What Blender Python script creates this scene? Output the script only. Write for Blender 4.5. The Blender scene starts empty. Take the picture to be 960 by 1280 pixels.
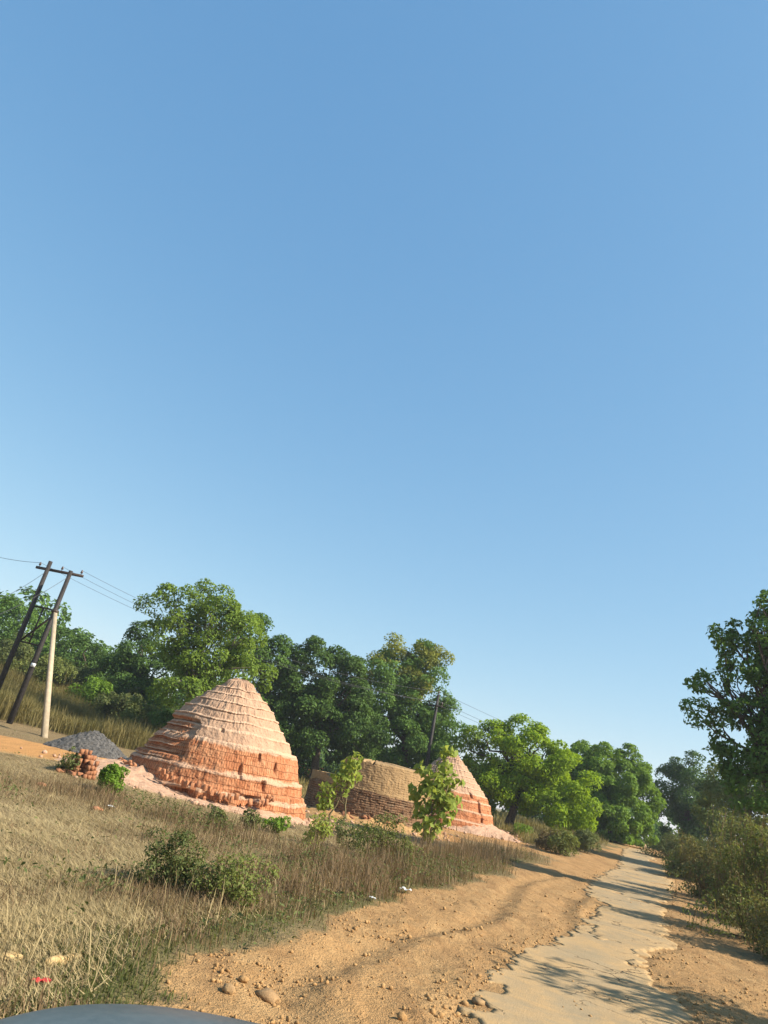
import bpy, math, random
import numpy as np
rng = np.random.default_rng(7)
random.seed(7)
C = bpy.context.scene.collection
rad = math.radians

# ------------------------------------------------------------------ camera numbers
F_PX, ROLL, PITCH, EYE = 920.0, rad(12.0), rad(19.8), 1.6
SUN_AZ, SUN_EL = 106.0, 37.0

def ray(px, py):
    x = (px - 480) / F_PX; y = -(py - 640) / F_PX
    u = x * math.cos(ROLL) - y * math.sin(ROLL); v = x * math.sin(ROLL) + y * math.cos(ROLL)
    return np.array([u, math.cos(PITCH) - v * math.sin(PITCH), math.sin(PITCH) + v * math.cos(PITCH)])

def at_dist(px, py, D):
    """point on the sight line at horizontal distance D (metres)"""
    r = ray(px, py); t = D / math.hypot(r[0], r[1])
    return np.array([r[0] * t, r[1] * t, EYE + r[2] * t])

# ------------------------------------------------------------------ noise
def _h(ix, iy, iz, s):
    n = (ix.astype(np.int64) * 374761393 + iy.astype(np.int64) * 668265263 + iz.astype(np.int64) * 1442695041 + s * 974711) & 0x7fffffff
    n = ((n ^ (n >> 13)) * 1274126177) & 0x7fffffff
    n = ((n ^ (n >> 16)) * 668265263) & 0x7fffffff
    return ((n >> 7) & 0xffff) / 65535.0

def vnoise(x, y, z=None, s=0):
    x = np.asarray(x, float); y = np.asarray(y, float)
    z = np.zeros_like(x) if z is None else np.asarray(z, float)
    x, y, z = np.broadcast_arrays(x, y, z)
    ix, iy, iz = np.floor(x), np.floor(y), np.floor(z)
    fx, fy, fz = x - ix, y - iy, z - iz
    fx = fx * fx * (3 - 2 * fx); fy = fy * fy * (3 - 2 * fy); fz = fz * fz * (3 - 2 * fz)
    r = 0
    for a in (0, 1):
        for b in (0, 1):
            for c in (0, 1):
                r = r + _h(ix + a, iy + b, iz + c, s) * (fx if a else 1 - fx) * (fy if b else 1 - fy) * (fz if c else 1 - fz)
    return r * 2 - 1

def fbm(x, y, z=None, o=4, s=0):
    r = 0; a = 1; f = 1; t = 0
    for k in range(o):
        r = r + a * vnoise(np.asarray(x) * f, np.asarray(y) * f, None if z is None else np.asarray(z) * f, s + k * 17)
        t += a; a *= .5; f *= 2.03
    return r / t

def S(t):
    t = np.clip(t, 0, 1); return t * t * (3 - 2 * t)

# ------------------------------------------------------------------ terrain
def h0(x, y):
    x = np.asarray(x, float); y = np.asarray(y, float)
    D = np.hypot(x, y)
    z = .9 * S((D - 30) / 32) - 1.9 * S((D - 66) / 60)
    z = z + .42 * S((-x - 1.5) / 6) * S((y - 14) / 10)
    z = z + 2.6 * S((-x - 9) / 16) * S((D - 36) / 30)
    z = z + .3 * S((D - 120) / 200) * 4
    z = z + .05 * fbm(x * .35, y * .35, o=3, s=3) * S((D - 3) / 4)
    return z

def at(px, py):
    """ground point seen at a photo pixel"""
    r = ray(px, py); k = math.hypot(r[0], r[1]); a = r / k
    D = 3.0
    while D < 300:
        if EYE + a[2] * D <= float(h0(a[0] * D, a[1] * D)): break
        D += .05
    return np.array([a[0] * D, a[1] * D])

EL = np.array([at(*p) for p in [(215,1250),(240,1205),(330,1180),(420,1150),(490,1140),(560,1110),(640,1090),(665,1083),(700,1073),(745,1066),(772,1059)]])
ER = np.array([at(*p) for p in [(958,1200),(900,1150),(870,1110),(850,1085),(828,1066)]])
def x_left(y):
    y = np.asarray(y, float)
    r = np.interp(y, EL[:, 1], EL[:, 0])
    r = np.where(y < EL[0, 1], EL[0, 0] + (y - EL[0, 1]) * .15, r)
    return np.where(y > EL[-1, 1], EL[-1, 0] + (y - EL[-1, 1]) * .41, r)
def x_right(y):
    y = np.asarray(y, float)
    r = np.interp(y, ER[:, 1], ER[:, 0])
    r = np.where(y < ER[0, 1], ER[0, 0] + (y - ER[0, 1]) * .32, r)
    return np.where(y > ER[-1, 1], ER[-1, 0] + (y - ER[-1, 1]) * .44, r)

ASP1 = np.array([at(*p) for p in [(596,1268),(606,1232),(640,1200),(690,1176),(730,1158),(760,1160),(800,1190),(812,1222),(846,1250),(866,1279)]] + [np.array([3.3, 6.0]), np.array([1.3, 5.6])])
ASP2 = np.array([at(*p) for p in [(728,1160),(745,1178),(772,1180),(792,1206),(806,1199),(843,1188),(836,1170),(829,1148),(838,1118),(842,1100),(826,1080),(808,1062),(780,1060),(775,1072),(770,1083),(748,1094),(736,1106),(728,1117),(745,1123),(757,1133),(738,1142)]])

def in_poly(x, y, P):
    x = np.asarray(x); y = np.asarray(y)
    c = np.zeros(x.shape, bool); n = len(P)
    for i in range(n):
        x1, y1 = P[i]; x2, y2 = P[(i + 1) % n]
        if y1 == y2: continue
        c ^= ((y1 > y) != (y2 > y)) & (x < (x2 - x1) * (y - y1) / (y2 - y1) + x1)
    return c

def poly_dist(x, y, P):
    d = np.full(np.shape(x), 1e9)
    for i in range(len(P)):
        a = P[i]; b = P[(i + 1) % len(P)] - a
        t = np.clip(((x - a[0]) * b[0] + (y - a[1]) * b[1]) / (b @ b), 0, 1)
        d = np.minimum(d, np.hypot(x - a[0] - t * b[0], y - a[1] - t * b[1]))
    return d

def polar(az, D): return np.array([D * math.sin(rad(az)), D * math.cos(rad(az))])
K1 = polar(-7.85, 25.0); K1R = 2.92
K2 = polar(3.25, 33.2); K2R = 2.66
K3 = polar(8.65, 42.0); K3R = 2.8
YARD = polar(-19.5, 27.0)
GRAVEL = polar(-16.7, 31.0)

def bare(x, y):
    """1 where the soil is naked, 0 where plants cover it"""
    n = fbm(x * .9, y * .9, o=4, s=11)
    d = np.minimum(x - x_left(y), x_right(y) - y * 0 - x)
    w = .25 + .02 * np.hypot(x, y)
    b = S((d + n * w * 1.4) / w * .5 + .5)
    for (c, r, s) in ((K1, K1R + .9, .5), (K2, K2R + 1.5, .8), (K3, K3R + 1.4, .6)):
        dd = np.hypot(x - c[0], y - c[1])
        b = np.maximum(b, S((r - dd + n * s) / s * .5 + .5))
    # open sandy yard on the left
    ux = (x - YARD[0]) / 9.0; uy = (y - YARD[1]) / 4.6
    b = np.maximum(b, S((1 - np.hypot(ux, uy) + n * .25) * 3))
    # gap of dirt between the second kiln and the track
    dd = np.hypot((x - K3[0] - 2) / 5, (y - K3[1] + 5) / 3.5)
    b = np.maximum(b, .9 * S((1 - dd + n * .5) * 2))
    return b

def rut(x, y):
    off = x - x_left(y); D = np.hypot(x, y)
    r = 0
    for c, w in ((.9, .22), (2.35, .26)):
        cc = c + .22 * np.sin(y * .5 + c)
        r = r - .06 * np.exp(-((off - cc) / w) ** 2) + .03 * np.exp(-((off - cc - .4) / .15) ** 2)
    return r * S((D - 3) / 4) * (1 - S((y - 20) / 12))

def ht(x, y):
    """detailed ground height"""
    x = np.asarray(x, float); y = np.asarray(y, float)
    D = np.hypot(x, y); near = 1 - S((D - 14) / 25)
    b = bare(x, y)
    z = h0(x, y) + .04 * fbm(x * 1.1, y * 1.1, o=4, s=5) * (1 - S((D - 40) / 60))
    z = z + b * near * (.035 * np.abs(fbm(x * 3.1, y * 3.1, o=3, s=8)) +   .04 * np.clip(fbm(x * 7, y * 7, o=3, s=9) - .12, 0, 1) + .03 * np.clip(fbm(x * 2.2, y * 2.2, o=4, s=14) - .1, 0, 1)) + rut(x, y) * b
    z = z + (1 - b) * .05
    ins = in_poly(x, y, ASP1) | in_poly(x, y, ASP2)
    dd = np.minimum(poly_dist(x, y, ASP1), poly_dist(x, y, ASP2))
    k = np.where(ins, 1, 1 - S(dd / .16))
    z0 = h0(x, y)
    z = z * (1 - k) + (z0 + .0) * k - .007 * k
    return z

# ------------------------------------------------------------------ mesh helpers
def make_mesh(name, verts, faces, mat=None, parent=None, smooth=False, attrs=None, uv=None):
    """faces: (n,3) or (n,4) array, or a list of such arrays"""
    verts = np.asarray(verts, np.float32)
    fl = faces if isinstance(faces, list) else [faces]
    fl = [np.asarray(f, np.int32) for f in fl if len(f)]
    me = bpy.data.meshes.new(name)
    me.vertices.add(len(verts)); me.vertices.foreach_set('co', verts.ravel())
    loops = np.concatenate([f.ravel() for f in fl])
    sizes = np.concatenate([np.full(len(f), f.shape[1], np.int32) for f in fl])
    starts = np.concatenate([[0], np.cumsum(sizes)[:-1]]).astype(np.int32)
    me.loops.add(len(loops)); me.loops.foreach_set('vertex_index', loops)
    me.polygons.add(len(sizes)); me.polygons.foreach_set('loop_start', starts); me.polygons.foreach_set('loop_total', sizes)
    if smooth: me.polygons.foreach_set('use_smooth', np.ones(len(sizes), bool))
    if attrs:
        for k, v in attrs.items():
            a = me.attributes.new(k, 'FLOAT_COLOR', 'POINT')
            v = np.asarray(v, np.float32)
            if v.shape[1] == 3: v = np.concatenate([v, np.ones((len(v), 1), np.float32)], 1)
            a.data.foreach_set('color', v.ravel())
    if uv is not None:
        l = me.uv_layers.new(name='UVMap'); l.data.foreach_set('uv', np.asarray(uv, np.float32)[loops].ravel())
    me.update(calc_edges=True); me.validate()
    if mat: me.materials.append(mat)
    o = bpy.data.objects.new(name, me); C.objects.link(o)
    if parent: o.parent = parent
    return o

def tag(o, label, cat, group=None):
    o['label'] = label; o['category'] = cat
    if group: o['group'] = group
    return o
def kind(o, k): o['kind'] = k; return o
def empty(name, loc, label, cat, group=None):
    o = bpy.data.objects.new(name, None); C.objects.link(o); o.location = [float(v) for v in loc]
    o.empty_display_size = .2
    return tag(o, label, cat, group)

class MB:
    def __init__(s): s.v = []; s.f3 = []; s.f4 = []; s.n = 0
    def add(s, v, f):
        v = np.asarray(v, float); f = np.asarray(f, int) + s.n
        (s.f4 if f.shape[1] == 4 else s.f3).append(f); s.v.append(v); s.n += len(v)
    def tube(s, pts, radii, n=8, cap=True):
        pts = np.asarray(pts, float); m = len(pts)
        radii = np.broadcast_to(np.asarray(radii, float), (m,))
        t = np.gradient(pts, axis=0); t /= np.linalg.norm(t, axis=1)[:, None] + 1e-9
        ref = np.array([0, 0, 1.0]) if abs(t[0][2]) < .8 else np.array([1.0, 0, 0])
        a = np.cross(t, ref); a /= np.linalg.norm(a, axis=1)[:, None] + 1e-9
        b = np.cross(t, a)
        th = np.arange(n) * 2 * math.pi / n
        v = pts[:, None] + radii[:, None, None] * (np.cos(th)[None, :, None] * a[:, None] + np.sin(th)[None, :, None] * b[:, None])
        i = np.arange(m - 1)[:, None] * n; j = np.arange(n)[None]; k = (j + 1) % n
        f = np.stack([i + j, i + k, i + n + k, i + n + j], -1).reshape(-1, 4)
        s.add(v.reshape(-1, 3), f)
        if cap:
            base = s.n - m * n
            for ring, c in ((0, pts[0]), (m - 1, pts[-1])):
                s.v.append(np.array([c])); ci = s.n; s.n += 1
                r = base + ring * n + np.arange(n); r2 = base + ring * n + (np.arange(n) + 1) % n
                s.f3.append(np.stack([r, r2, np.full(n, ci)], -1) if ring else np.stack([r2, r, np.full(n, ci)], -1))
    def box(s, c, size, rot=None):
        q = np.array([[x, y, z] for x in (-.5, .5) for y in (-.5, .5) for z in (-.5, .5)]) * np.asarray(size)
        if rot is not None: q = q @ np.asarray(rot).T
        s.add(q + np.asarray(c), [[0, 1, 3, 2], [4, 6, 7, 5], [0, 4, 5, 1], [2, 3, 7, 6], [0, 2, 6, 4], [1, 5, 7, 3]])
    def build(s, name, mat, parent=None, smooth=False):
        fl = []
        if s.f4: fl.append(np.concatenate(s.f4))
        if s.f3: fl.append(np.concatenate(s.f3))
        return make_mesh(name, np.concatenate(s.v), fl, mat, parent, smooth)

def rotz(a): c, s_ = math.cos(a), math.sin(a); return np.array([[c, -s_, 0], [s_, c, 0], [0, 0, 1]])
def euler(a, b, c):
    from mathutils import Euler
    return np.array(Euler((a, b, c)).to_matrix())

# ------------------------------------------------------------------ materials
class NT:
    def __init__(s, name):
        s.m = bpy.data.materials.new(name); s.m.use_nodes = True
        s.t = s.m.node_tree; s.t.nodes.clear()
        s.out = s.n('ShaderNodeOutputMaterial')
    def n(s, typ, ins=None, **kw):
        nd = s.t.nodes.new(typ)
        for k, v in kw.items(): setattr(nd, k, v)
        if ins:
            for k, v in ins.items():
                if hasattr(v, 'is_linked') or isinstance(v, bpy.types.NodeSocket): s.t.links.new(v, nd.inputs[k])
                else: nd.inputs[k].default_value = v
        return nd
    def mix(s, f, a, b, mode='MIX'):
        nd = s.n('ShaderNodeMix', data_type='RGBA', blend_type=mode)
        for k, v in ((0, f), (6, a), (7, b)):
            if isinstance(v, bpy.types.NodeSocket): s.t.links.new(v, nd.inputs[k])
            else: nd.inputs[k].default_value = (*v, 1) if isinstance(v, tuple) and len(v) == 3 else v
        return nd.outputs[2]
    def math(s, op, a, b=0.0, clamp=False):
        nd = s.n('ShaderNodeMath', operation=op, use_clamp=clamp)
        for k, v in ((0, a), (1, b)):
            if isinstance(v, bpy.types.NodeSocket): s.t.links.new(v, nd.inputs[k])
            else: nd.inputs[k].default_value = v
        return nd.outputs[0]
    def noise(s, scale, detail=4, rough=.6, vec=None, dist=0):
        nd = s.n('ShaderNodeTexNoise', {'Scale': scale, 'Detail': detail, 'Roughness': rough, 'Distortion': dist})
        s.t.links.new(vec if vec is not None else s.obj, nd.inputs['Vector'])
        return nd.outputs['Fac']
    def ramp(s, f, stops):
        nd = s.n('ShaderNodeValToRGB'); s.t.links.new(f, nd.inputs[0])
        e = nd.color_ramp.elements
        while len(e) < len(stops): e.new(.5)
        for i, (p, c) in enumerate(stops):
            e[i].position = p; e[i].color = (*c, 1) if isinstance(c, tuple) else (c, c, c, 1)
        return nd.outputs[0]
    @property
    def obj(s):
        if not hasattr(s, '_o'): s._o = s.n('ShaderNodeNewGeometry').outputs['Position']
        return s._o
    def attr(s, name): return s.n('ShaderNodeAttribute', attribute_name=name).outputs['Color']
    def sep(s, c): return s.n('ShaderNodeSeparateColor', {'Color': c}).outputs
    def bump(s, h, strength=.5, dist=.05):
        return s.n('ShaderNodeBump', {'Height': h, 'Strength': strength, 'Distance': dist}).outputs[0]
    def bsdf(s, col, rough=.9, normal=None, spec=.2, metal=0):
        ins = {'Base Color': col if isinstance(col, bpy.types.NodeSocket) else (*col, 1), 'Roughness': rough, 'Specular IOR Level': spec, 'Metallic': metal}
        if normal is not None: ins['Normal'] = normal
        b = s.n('ShaderNodeBsdfPrincipled', ins)
        s.t.links.new(b.outputs[0], s.out.inputs[0]); return s.m

def leaf_mat(name, dark, light, trans=.3, patch=.5):
    n = NT(name)
    ri = n.n('ShaderNodeNewGeometry').outputs['Random Per Island']
    big = n.noise(.55, 3, .6)
    f = n.math('ADD', n.math('MULTIPLY', ri, .55), n.math('MULTIPLY', n.math('SUBTRACT', big, .28), patch * 2.0), True)
    col = n.mix(f, dark, light)
    b = n.n('ShaderNodeBsdfPrincipled', {'Base Color': col, 'Roughness': .62, 'Specular IOR Level': .14})
    tcol = n.mix(.5, col, (light[0] * 1.3, light[1] * 1.2, light[2] * .5))
    t = n.n('ShaderNodeBsdfTranslucent', {'Color': tcol})
    m = n.n('ShaderNodeMixShader', {0: trans, 1: b.outputs[0], 2: t.outputs[0]})
    n.t.links.new(m.outputs[0], n.out.inputs[0]); return n.m

def plain_mat(name, a, b, scale=6, rough=.85, bump=.3, spec=.2, metal=0, dist=.02):
    n = NT(name)
    f = n.noise(scale, 5, .65)
    col = n.mix(n.ramp(f, [(.32, 0.0), (.68, 1.0)]), a, b)
    return n.bsdf(col, rough, n.bump(n.noise(scale * 4, 4, .7), bump, dist), spec, metal)

def ground_mat():
    n = NT('ground_soil')
    m = n.sep(n.attr('mask'))           # r bare, g orange, b green
    big = n.noise(.45, 4, .6); mid = n.noise(2.6, 5, .65); fine = n.noise(17, 4, .7); grit = n.noise(70, 2, .6)
    dirt = n.mix(n.ramp(mid, [(.3, 0.0), (.7, 1.0)]), (.295, .165, .068), (.425, .262, .118))
    dirt = n.mix(n.math('MULTIPLY', n.ramp(fine, [(.35, 0.0), (.75, 1.0)]), .5), dirt, (.49, .315, .15))
    dirt = n.mix(n.math('MULTIPLY', n.ramp(grit, [(.54, 0.0), (.70, 1.0)]), .6), dirt, (.15, .085, .04))
    dirt = n.mix(n.math('MULTIPLY', n.ramp(big, [(.4, 0.0), (.65, 1.0)]), .45), dirt, (.38, .215, .09))
    dirt = n.mix(m[1], dirt, n.mix(fine, (.46, .215, .068), (.55, .30, .12)))
    tv = n.n('ShaderNodeMapping', {'Vector': n.obj, 'Rotation': (0, 0, rad(22)), 'Scale': (2.6, .35, 1)}).outputs[0]
    dirt = n.mix(n.math('MULTIPLY', n.ramp(n.noise(1.0, 5, .65, tv), [(.47, 0.0), (.66, 1.0)]), .5), dirt, (.23, .125, .055))
    soil = n.mix(n.ramp(fine, [(.3, 0.0), (.7, 1.0)]), (.115, .080, .040), (.28, .20, .105))
    soil = n.mix(n.math('MULTIPLY', n.ramp(mid, [(.4, 0.0), (.62, 1.0)]), .6), soil, (.28, .20, .10))
    soil = n.mix(n.math('MULTIPLY', m[2], .75), soil, (.085, .095, .03))
    e = n.math('ADD', m[0], n.math('MULTIPLY', n.math('SUBTRACT', fine, .5), .7))
    col = n.mix(n.ramp(e, [(.38, 0.0), (.62, 1.0)]), soil, dirt)
    hgt = n.math('ADD', n.math('MULTIPLY', fine, 1.0), n.math('MULTIPLY', grit, .45))
    return n.bsdf(col, .95, n.bump(hgt, .9, .06), .08)

def asphalt_mat():
    n = NT('dusty_asphalt')
    d = n.sep(n.attr('dust'))
    mid = n.noise(1.6, 5, .65); fine = n.noise(45, 3, .7); grit = n.noise(140, 2, .5)
    a = n.mix(fine, (.225, .175, .108), (.36, .28, .172))
    a = n.mix(n.math('MULTIPLY', n.ramp(grit, [(.55, 0.0), (.7, 1.0)]), .5), a, (.11, .09, .065))
    blot = n.ramp(n.noise(.9, 6, .68, dist=.6), [(.44, 0.0), (.63, 1.0)])
    f = n.math('ADD', n.math('MULTIPLY', d[0], 1.15), n.math('MULTIPLY', blot, .9), True)
    f = n.math('MULTIPLY', f, n.ramp(n.noise(6, 5, .75), [(.25, .35), (.6, 1.0)]))
    a = n.mix(n.math('MULTIPLY', n.ramp(mid, [(.38, 0.0), (.66, 1.0)]), .5), a, (.19, .155, .10))
    col = n.mix(n.math('MULTIPLY', f, .92), a, n.mix(fine, (.34, .215, .10), (.47, .31, .15)))
    wv = n.n('ShaderNodeVectorMath', {0: n.obj, 1: n.n('ShaderNodeTexNoise', {'Vector': n.obj, 'Scale': 2.2, 'Detail': 4.0}).outputs['Color']}, operation='ADD').outputs[0]
    vo = n.n('ShaderNodeTexVoronoi', {'Vector': wv, 'Scale': .85}, feature='DISTANCE_TO_EDGE').outputs['Distance']
    crack = n.math('MULTIPLY', n.ramp(vo, [(.006, 1.0), (.016, 0.0)]), n.ramp(n.noise(.7, 3, .5), [(.45, 0.0), (.6, 1.0)]))
    col = n.mix(n.math('MULTIPLY', crack, .8), col, (.05, .036, .024))
    hh = n.math('ADD', n.math('ADD', fine, n.math('MULTIPLY', grit, .7)), n.math('MULTIPLY', crack, -2.0))
    hh = n.math('ADD', hh, n.math('MULTIPLY', f, .6))
    return n.bsdf(col, .92, n.bump(hh, .6, .014), .1)

def kiln_mat(name, mud_a, mud_b, br_a, br_b, row=.215, width=.085):
    n = NT(name)
    a = n.sep(n.attr('zone'))          # r brick amount, g dust, b dark scorch
    uv = n.n('ShaderNodeUVMap').outputs[0]
    wob = n.noise(2.2, 3, .6)
    uvw = n.n('ShaderNodeVectorMath', {0: uv, 1: n.n('ShaderNodeCombineXYZ', {'Y': n.math('MULTIPLY', wob, .10), 'X': n.math('MULTIPLY', wob, .05)}).outputs[0]}, operation='ADD').outputs[0]
    bt = n.n('ShaderNodeTexBrick', {'Vector': uvw, 'Scale': 1.0, 'Mortar Size': .009, 'Mortar Smooth': .5, 'Bias': -.1, 'Brick Width': width, 'Row Height': row,
             'Color1': (*br_a, 1), 'Color2': (*br_b, 1), 'Mortar': (br_a[0] * .45, br_a[1] * .42, br_a[2] * .40, 1)})
    fine = n.noise(22, 4, .7); mid = n.noise(3.2, 5, .65); big = n.noise(1.1, 3, .6)
    brick = n.mix(n.math('MULTIPLY', n.ramp(mid, [(.45, 0.0), (.75, 1.0)]), .55), bt.outputs[0], (br_b[0] * 1.25, br_b[1] * 1.7, br_b[2] * 2.0))
    brick = n.mix(n.math('MULTIPLY', n.ramp(fine, [(.55, 0.0), (.75, 1.0)]), .35), brick, (br_a[0] * .5, br_a[1] * .55, br_a[2] * .6))
    mud = n.mix(n.ramp(mid, [(.3, 0.0), (.7, 1.0)]), mud_a, mud_b)
    mud = n.mix(n.math('MULTIPLY', n.ramp(fine, [(.3, 0.0), (.7, 1.0)]), .45), mud, (mud_a[0] * .6, mud_a[1] * .55, mud_a[2] * .5))
    e = n.math('ADD', a[0], n.math('MULTIPLY', n.math('SUBTRACT', n.noise(6, 5, .7), .5), 1.0))
    col = n.mix(n.ramp(e, [(.4, 0.0), (.6, 1.0)]), mud, brick)
    dz = n.math('ADD', a[1], n.math('MULTIPLY', n.math('SUBTRACT', n.noise(9, 4, .7), .5), .9))
    col = n.mix(n.math('MULTIPLY', n.ramp(dz, [(.42, 0.0), (.75, 1.0)]), .8), col, n.mix(fine, mud_b, (mud_b[0] * 1.15, mud_b[1] * 1.15, mud_b[2] * 1.15)))
    col = n.mix(n.math('MULTIPLY', a[2], .7), col, (.10, .06, .045))
    hgt = n.math('ADD', n.math('MULTIPLY', fine, .8), n.math('MULTIPLY', n.math('MULTIPLY', bt.outputs[1], -1.0), a[0]))
    hgt = n.math('ADD', hgt, n.math('MULTIPLY', mid, .7))
    return n.bsdf(col, .95, n.bump(hgt, .8, .035), .1)

M = dict(
    ground=ground_mat(), asphalt=asphalt_mat(),
    kiln=kiln_mat('fired_clay_kiln', (.37, .228, .148), (.48, .318, .212), (.36, .135, .060), (.46, .195, .092)),
    kiln_tan=kiln_mat('tan_mud_kiln', (.295, .192, .096), (.39, .258, .132), (.185, .105, .058), (.265, .152, .086), row=.082, width=.20),
    rubble=plain_mat('crushed_brick_rubble', (.40, .225, .14), (.56, .37, .25), 9, .95, .8, .1, dist=.05),
    brick=plain_mat('loose_brick', (.30, .125, .06), (.43, .20, .10), 8, .9, .4),
    dullbrick=plain_mat('weathered_brick', (.20, .085, .045), (.36, .165, .08), 8, .9, .4),
    clod=plain_mat('dry_clod', (.27, .15, .062), (.44, .27, .12), 9, .95, .6, .08),
    gravel=plain_mat('grey_gravel', (.036, .033, .030), (.17, .158, .145), 10, .85, .9, .25, dist=.06),
    yellowstone=plain_mat('yellow_stone', (.40, .25, .10), (.55, .39, .19), 14, .9, .4),
    stone=plain_mat('brown_stone', (.20, .12, .06), (.36, .23, .11), 14, .9, .5),
    bark=plain_mat('grey_bark', (.05, .036, .026), (.13, .098, .07), 9, .9, .8),
    palebark=plain_mat('pale_bark', (.16, .13, .10), (.28, .24, .19), 7, .9, .5),
    stem=plain_mat('green_brown_stem', (.10, .075, .035), (.19, .15, .075), 12, .8, .3),
    pole=plain_mat('tarred_pole', (.014, .012, .011), (.04, .033, .03), 10, .7, .3, .3),
    steel=plain_mat('rusty_steel', (.03, .022, .018), (.07, .045, .032), 14, .6, .2, .4, .3),
    concrete=plain_mat('weathered_concrete', (.31, .245, .165), (.42, .34, .235), 5, .9, .3),
    wire=plain_mat('old_wire', (.05, .05, .052), (.09, .09, .09), 8, .5, .1, .4, .6),
    ceramic=plain_mat('brown_ceramic', (.05, .03, .025), (.10, .06, .05), 8, .3, .05, .5),
    white=plain_mat('white_enamel', (.62, .62, .6), (.78, .78, .76), 20, .5, .1),
    whitelitter=plain_mat('white_plastic', (.55, .55, .53), (.75, .75, .73), 20, .5, .2),
    redlitter=plain_mat('red_plastic', (.42, .03, .03), (.55, .06, .05), 20, .4, .2),
    paint=plain_mat('blue_grey_car_paint', (.050, .066, .070), (.075, .092, .094), 40, .34, .02, .5, .0),
    black=plain_mat('black_trim', (.012, .012, .013), (.03, .03, .03), 9, .6, .2),
    rim=plain_mat('alloy_rim', (.35, .35, .36), (.5, .5, .5), 6, .35, .05, .5, .8),
    glass=plain_mat('headlight_glass', (.55, .58, .6), (.7, .72, .75), 3, .1, .02, .6, .2),
    # foliage
    lf_dark=leaf_mat('leaf_dark', (.040, .076, .019), (.098, .172, .031), 0.3, .5),
    lf_mid=leaf_mat('leaf_mid', (.056, .110, .024), (.140, .240, .043), 0.34, .55),
    lf_light=leaf_mat('leaf_light', (.072, .120, .020), (.220, .315, .040), 0.4, .5),
    lf_lime=leaf_mat('leaf_lime', (.108, .180, .012), (.310, .440, .024), .42, .5),
    lf_yel=leaf_mat('leaf_yellowing', (0.1275, 0.1650, 0.0330), (0.3000, 0.3075, 0.0600), 0.4, .5),
    lf_fresh=leaf_mat('leaf_fresh', (.088, .158, .020), (.195, .310, .034), 0.38, .45),
    lf_sap=leaf_mat('leaf_sapling', (.190, .255, .040), (.380, .430, .095), .48, .3),
    lf_weed=leaf_mat('leaf_weed', (0.0650, 0.0884, 0.0286), (0.1625, 0.1820, 0.0585), 0.32, .5),
    lf_dry=leaf_mat('leaf_dry', (.10, .075, .035), (.22, .17, .075), .25, .5),
    lf_olive=leaf_mat('leaf_olive', (.085, .105, .030), (.215, .245, .062), 0.34, .5),
    lf_dryolive=leaf_mat('leaf_dry_olive', (.080, .084, .030), (.235, .215, .075), .3, .6),
    straw=leaf_mat('straw', (.165, .122, .060), (.47, .365, .19), .18, .6),
    drygrass=leaf_mat('dry_grass', (.088, .058, .034), (.275, .185, .098), .25, .5),
    tallgrass=leaf_mat('tall_grass', (.085, .088, .026), (.27, .215, .085), .3, .7),
    vergegrass=leaf_mat('verge_grass', (.075, .072, .028), (.30, .23, .11), .3, .8),
    greengrass=leaf_mat('green_grass', (.050, .070, .020), (.145, .150, .040), .3, .4),
)

# ------------------------------------------------------------------ ground
def axis_coords(lo, hi, a, b, step, grow):
    c = [a]
    while c[-1] < b: c.append(c[-1] + step)
    s_ = step
    while c[-1] < hi: s_ *= grow; c.append(c[-1] + s_)
    l = [a]; s_ = step
    while l[-1] > lo: s_ *= grow; l.append(l[-1] - s_)
    return np.array(l[::-1][:-1] + c)
gx = axis_coords(-700, 700, -2.2, 7.5, .04, 1.025)
gy = axis_coords(-60, 900, 5.2, 16.0, .04, 1.02)
X, Y = np.meshgrid(gx, gy)
Z = ht(X, Y)
B = bare(X, Y)
D_ = np.hypot(X, Y)
org = S((1.3 - np.hypot((X - YARD[0]) / 9, (Y - YARD[1]) / 4.6)) * 2) * .9
for c, r in ((K1, K1R), (K2, K2R), (K3, K3R)):
    org = np.maximum(org, .8 * S((r + 3 - np.hypot(X - c[0], Y - c[1])) / 2))
org = np.maximum(org, .15 * S((Y - 18) / 15))
grn = np.exp(-((X - x_left(Y) + .6) / .6) ** 2) * (1 - S((Y - 24) / 10)) + .9 * S((X - x_right(Y)) / 2) + .6 * S((Y - 40) / 15)
nx, ny = len(gx), len(gy)
i = np.arange(ny - 1)[:, None] * nx + np.arange(nx - 1)[None]
faces = np.stack([i, i + 1, i + nx + 1, i + nx], -1).reshape(-1, 4)
g = make_mesh('ground', np.stack([X, Y, Z], -1).reshape(-1, 3), faces, M['ground'], smooth=True,
              attrs={'mask': np.stack([B, np.clip(org, 0, 1), np.clip(grn, 0, 1)], -1).reshape(-1, 3)})
kind(g, 'structure')

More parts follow.
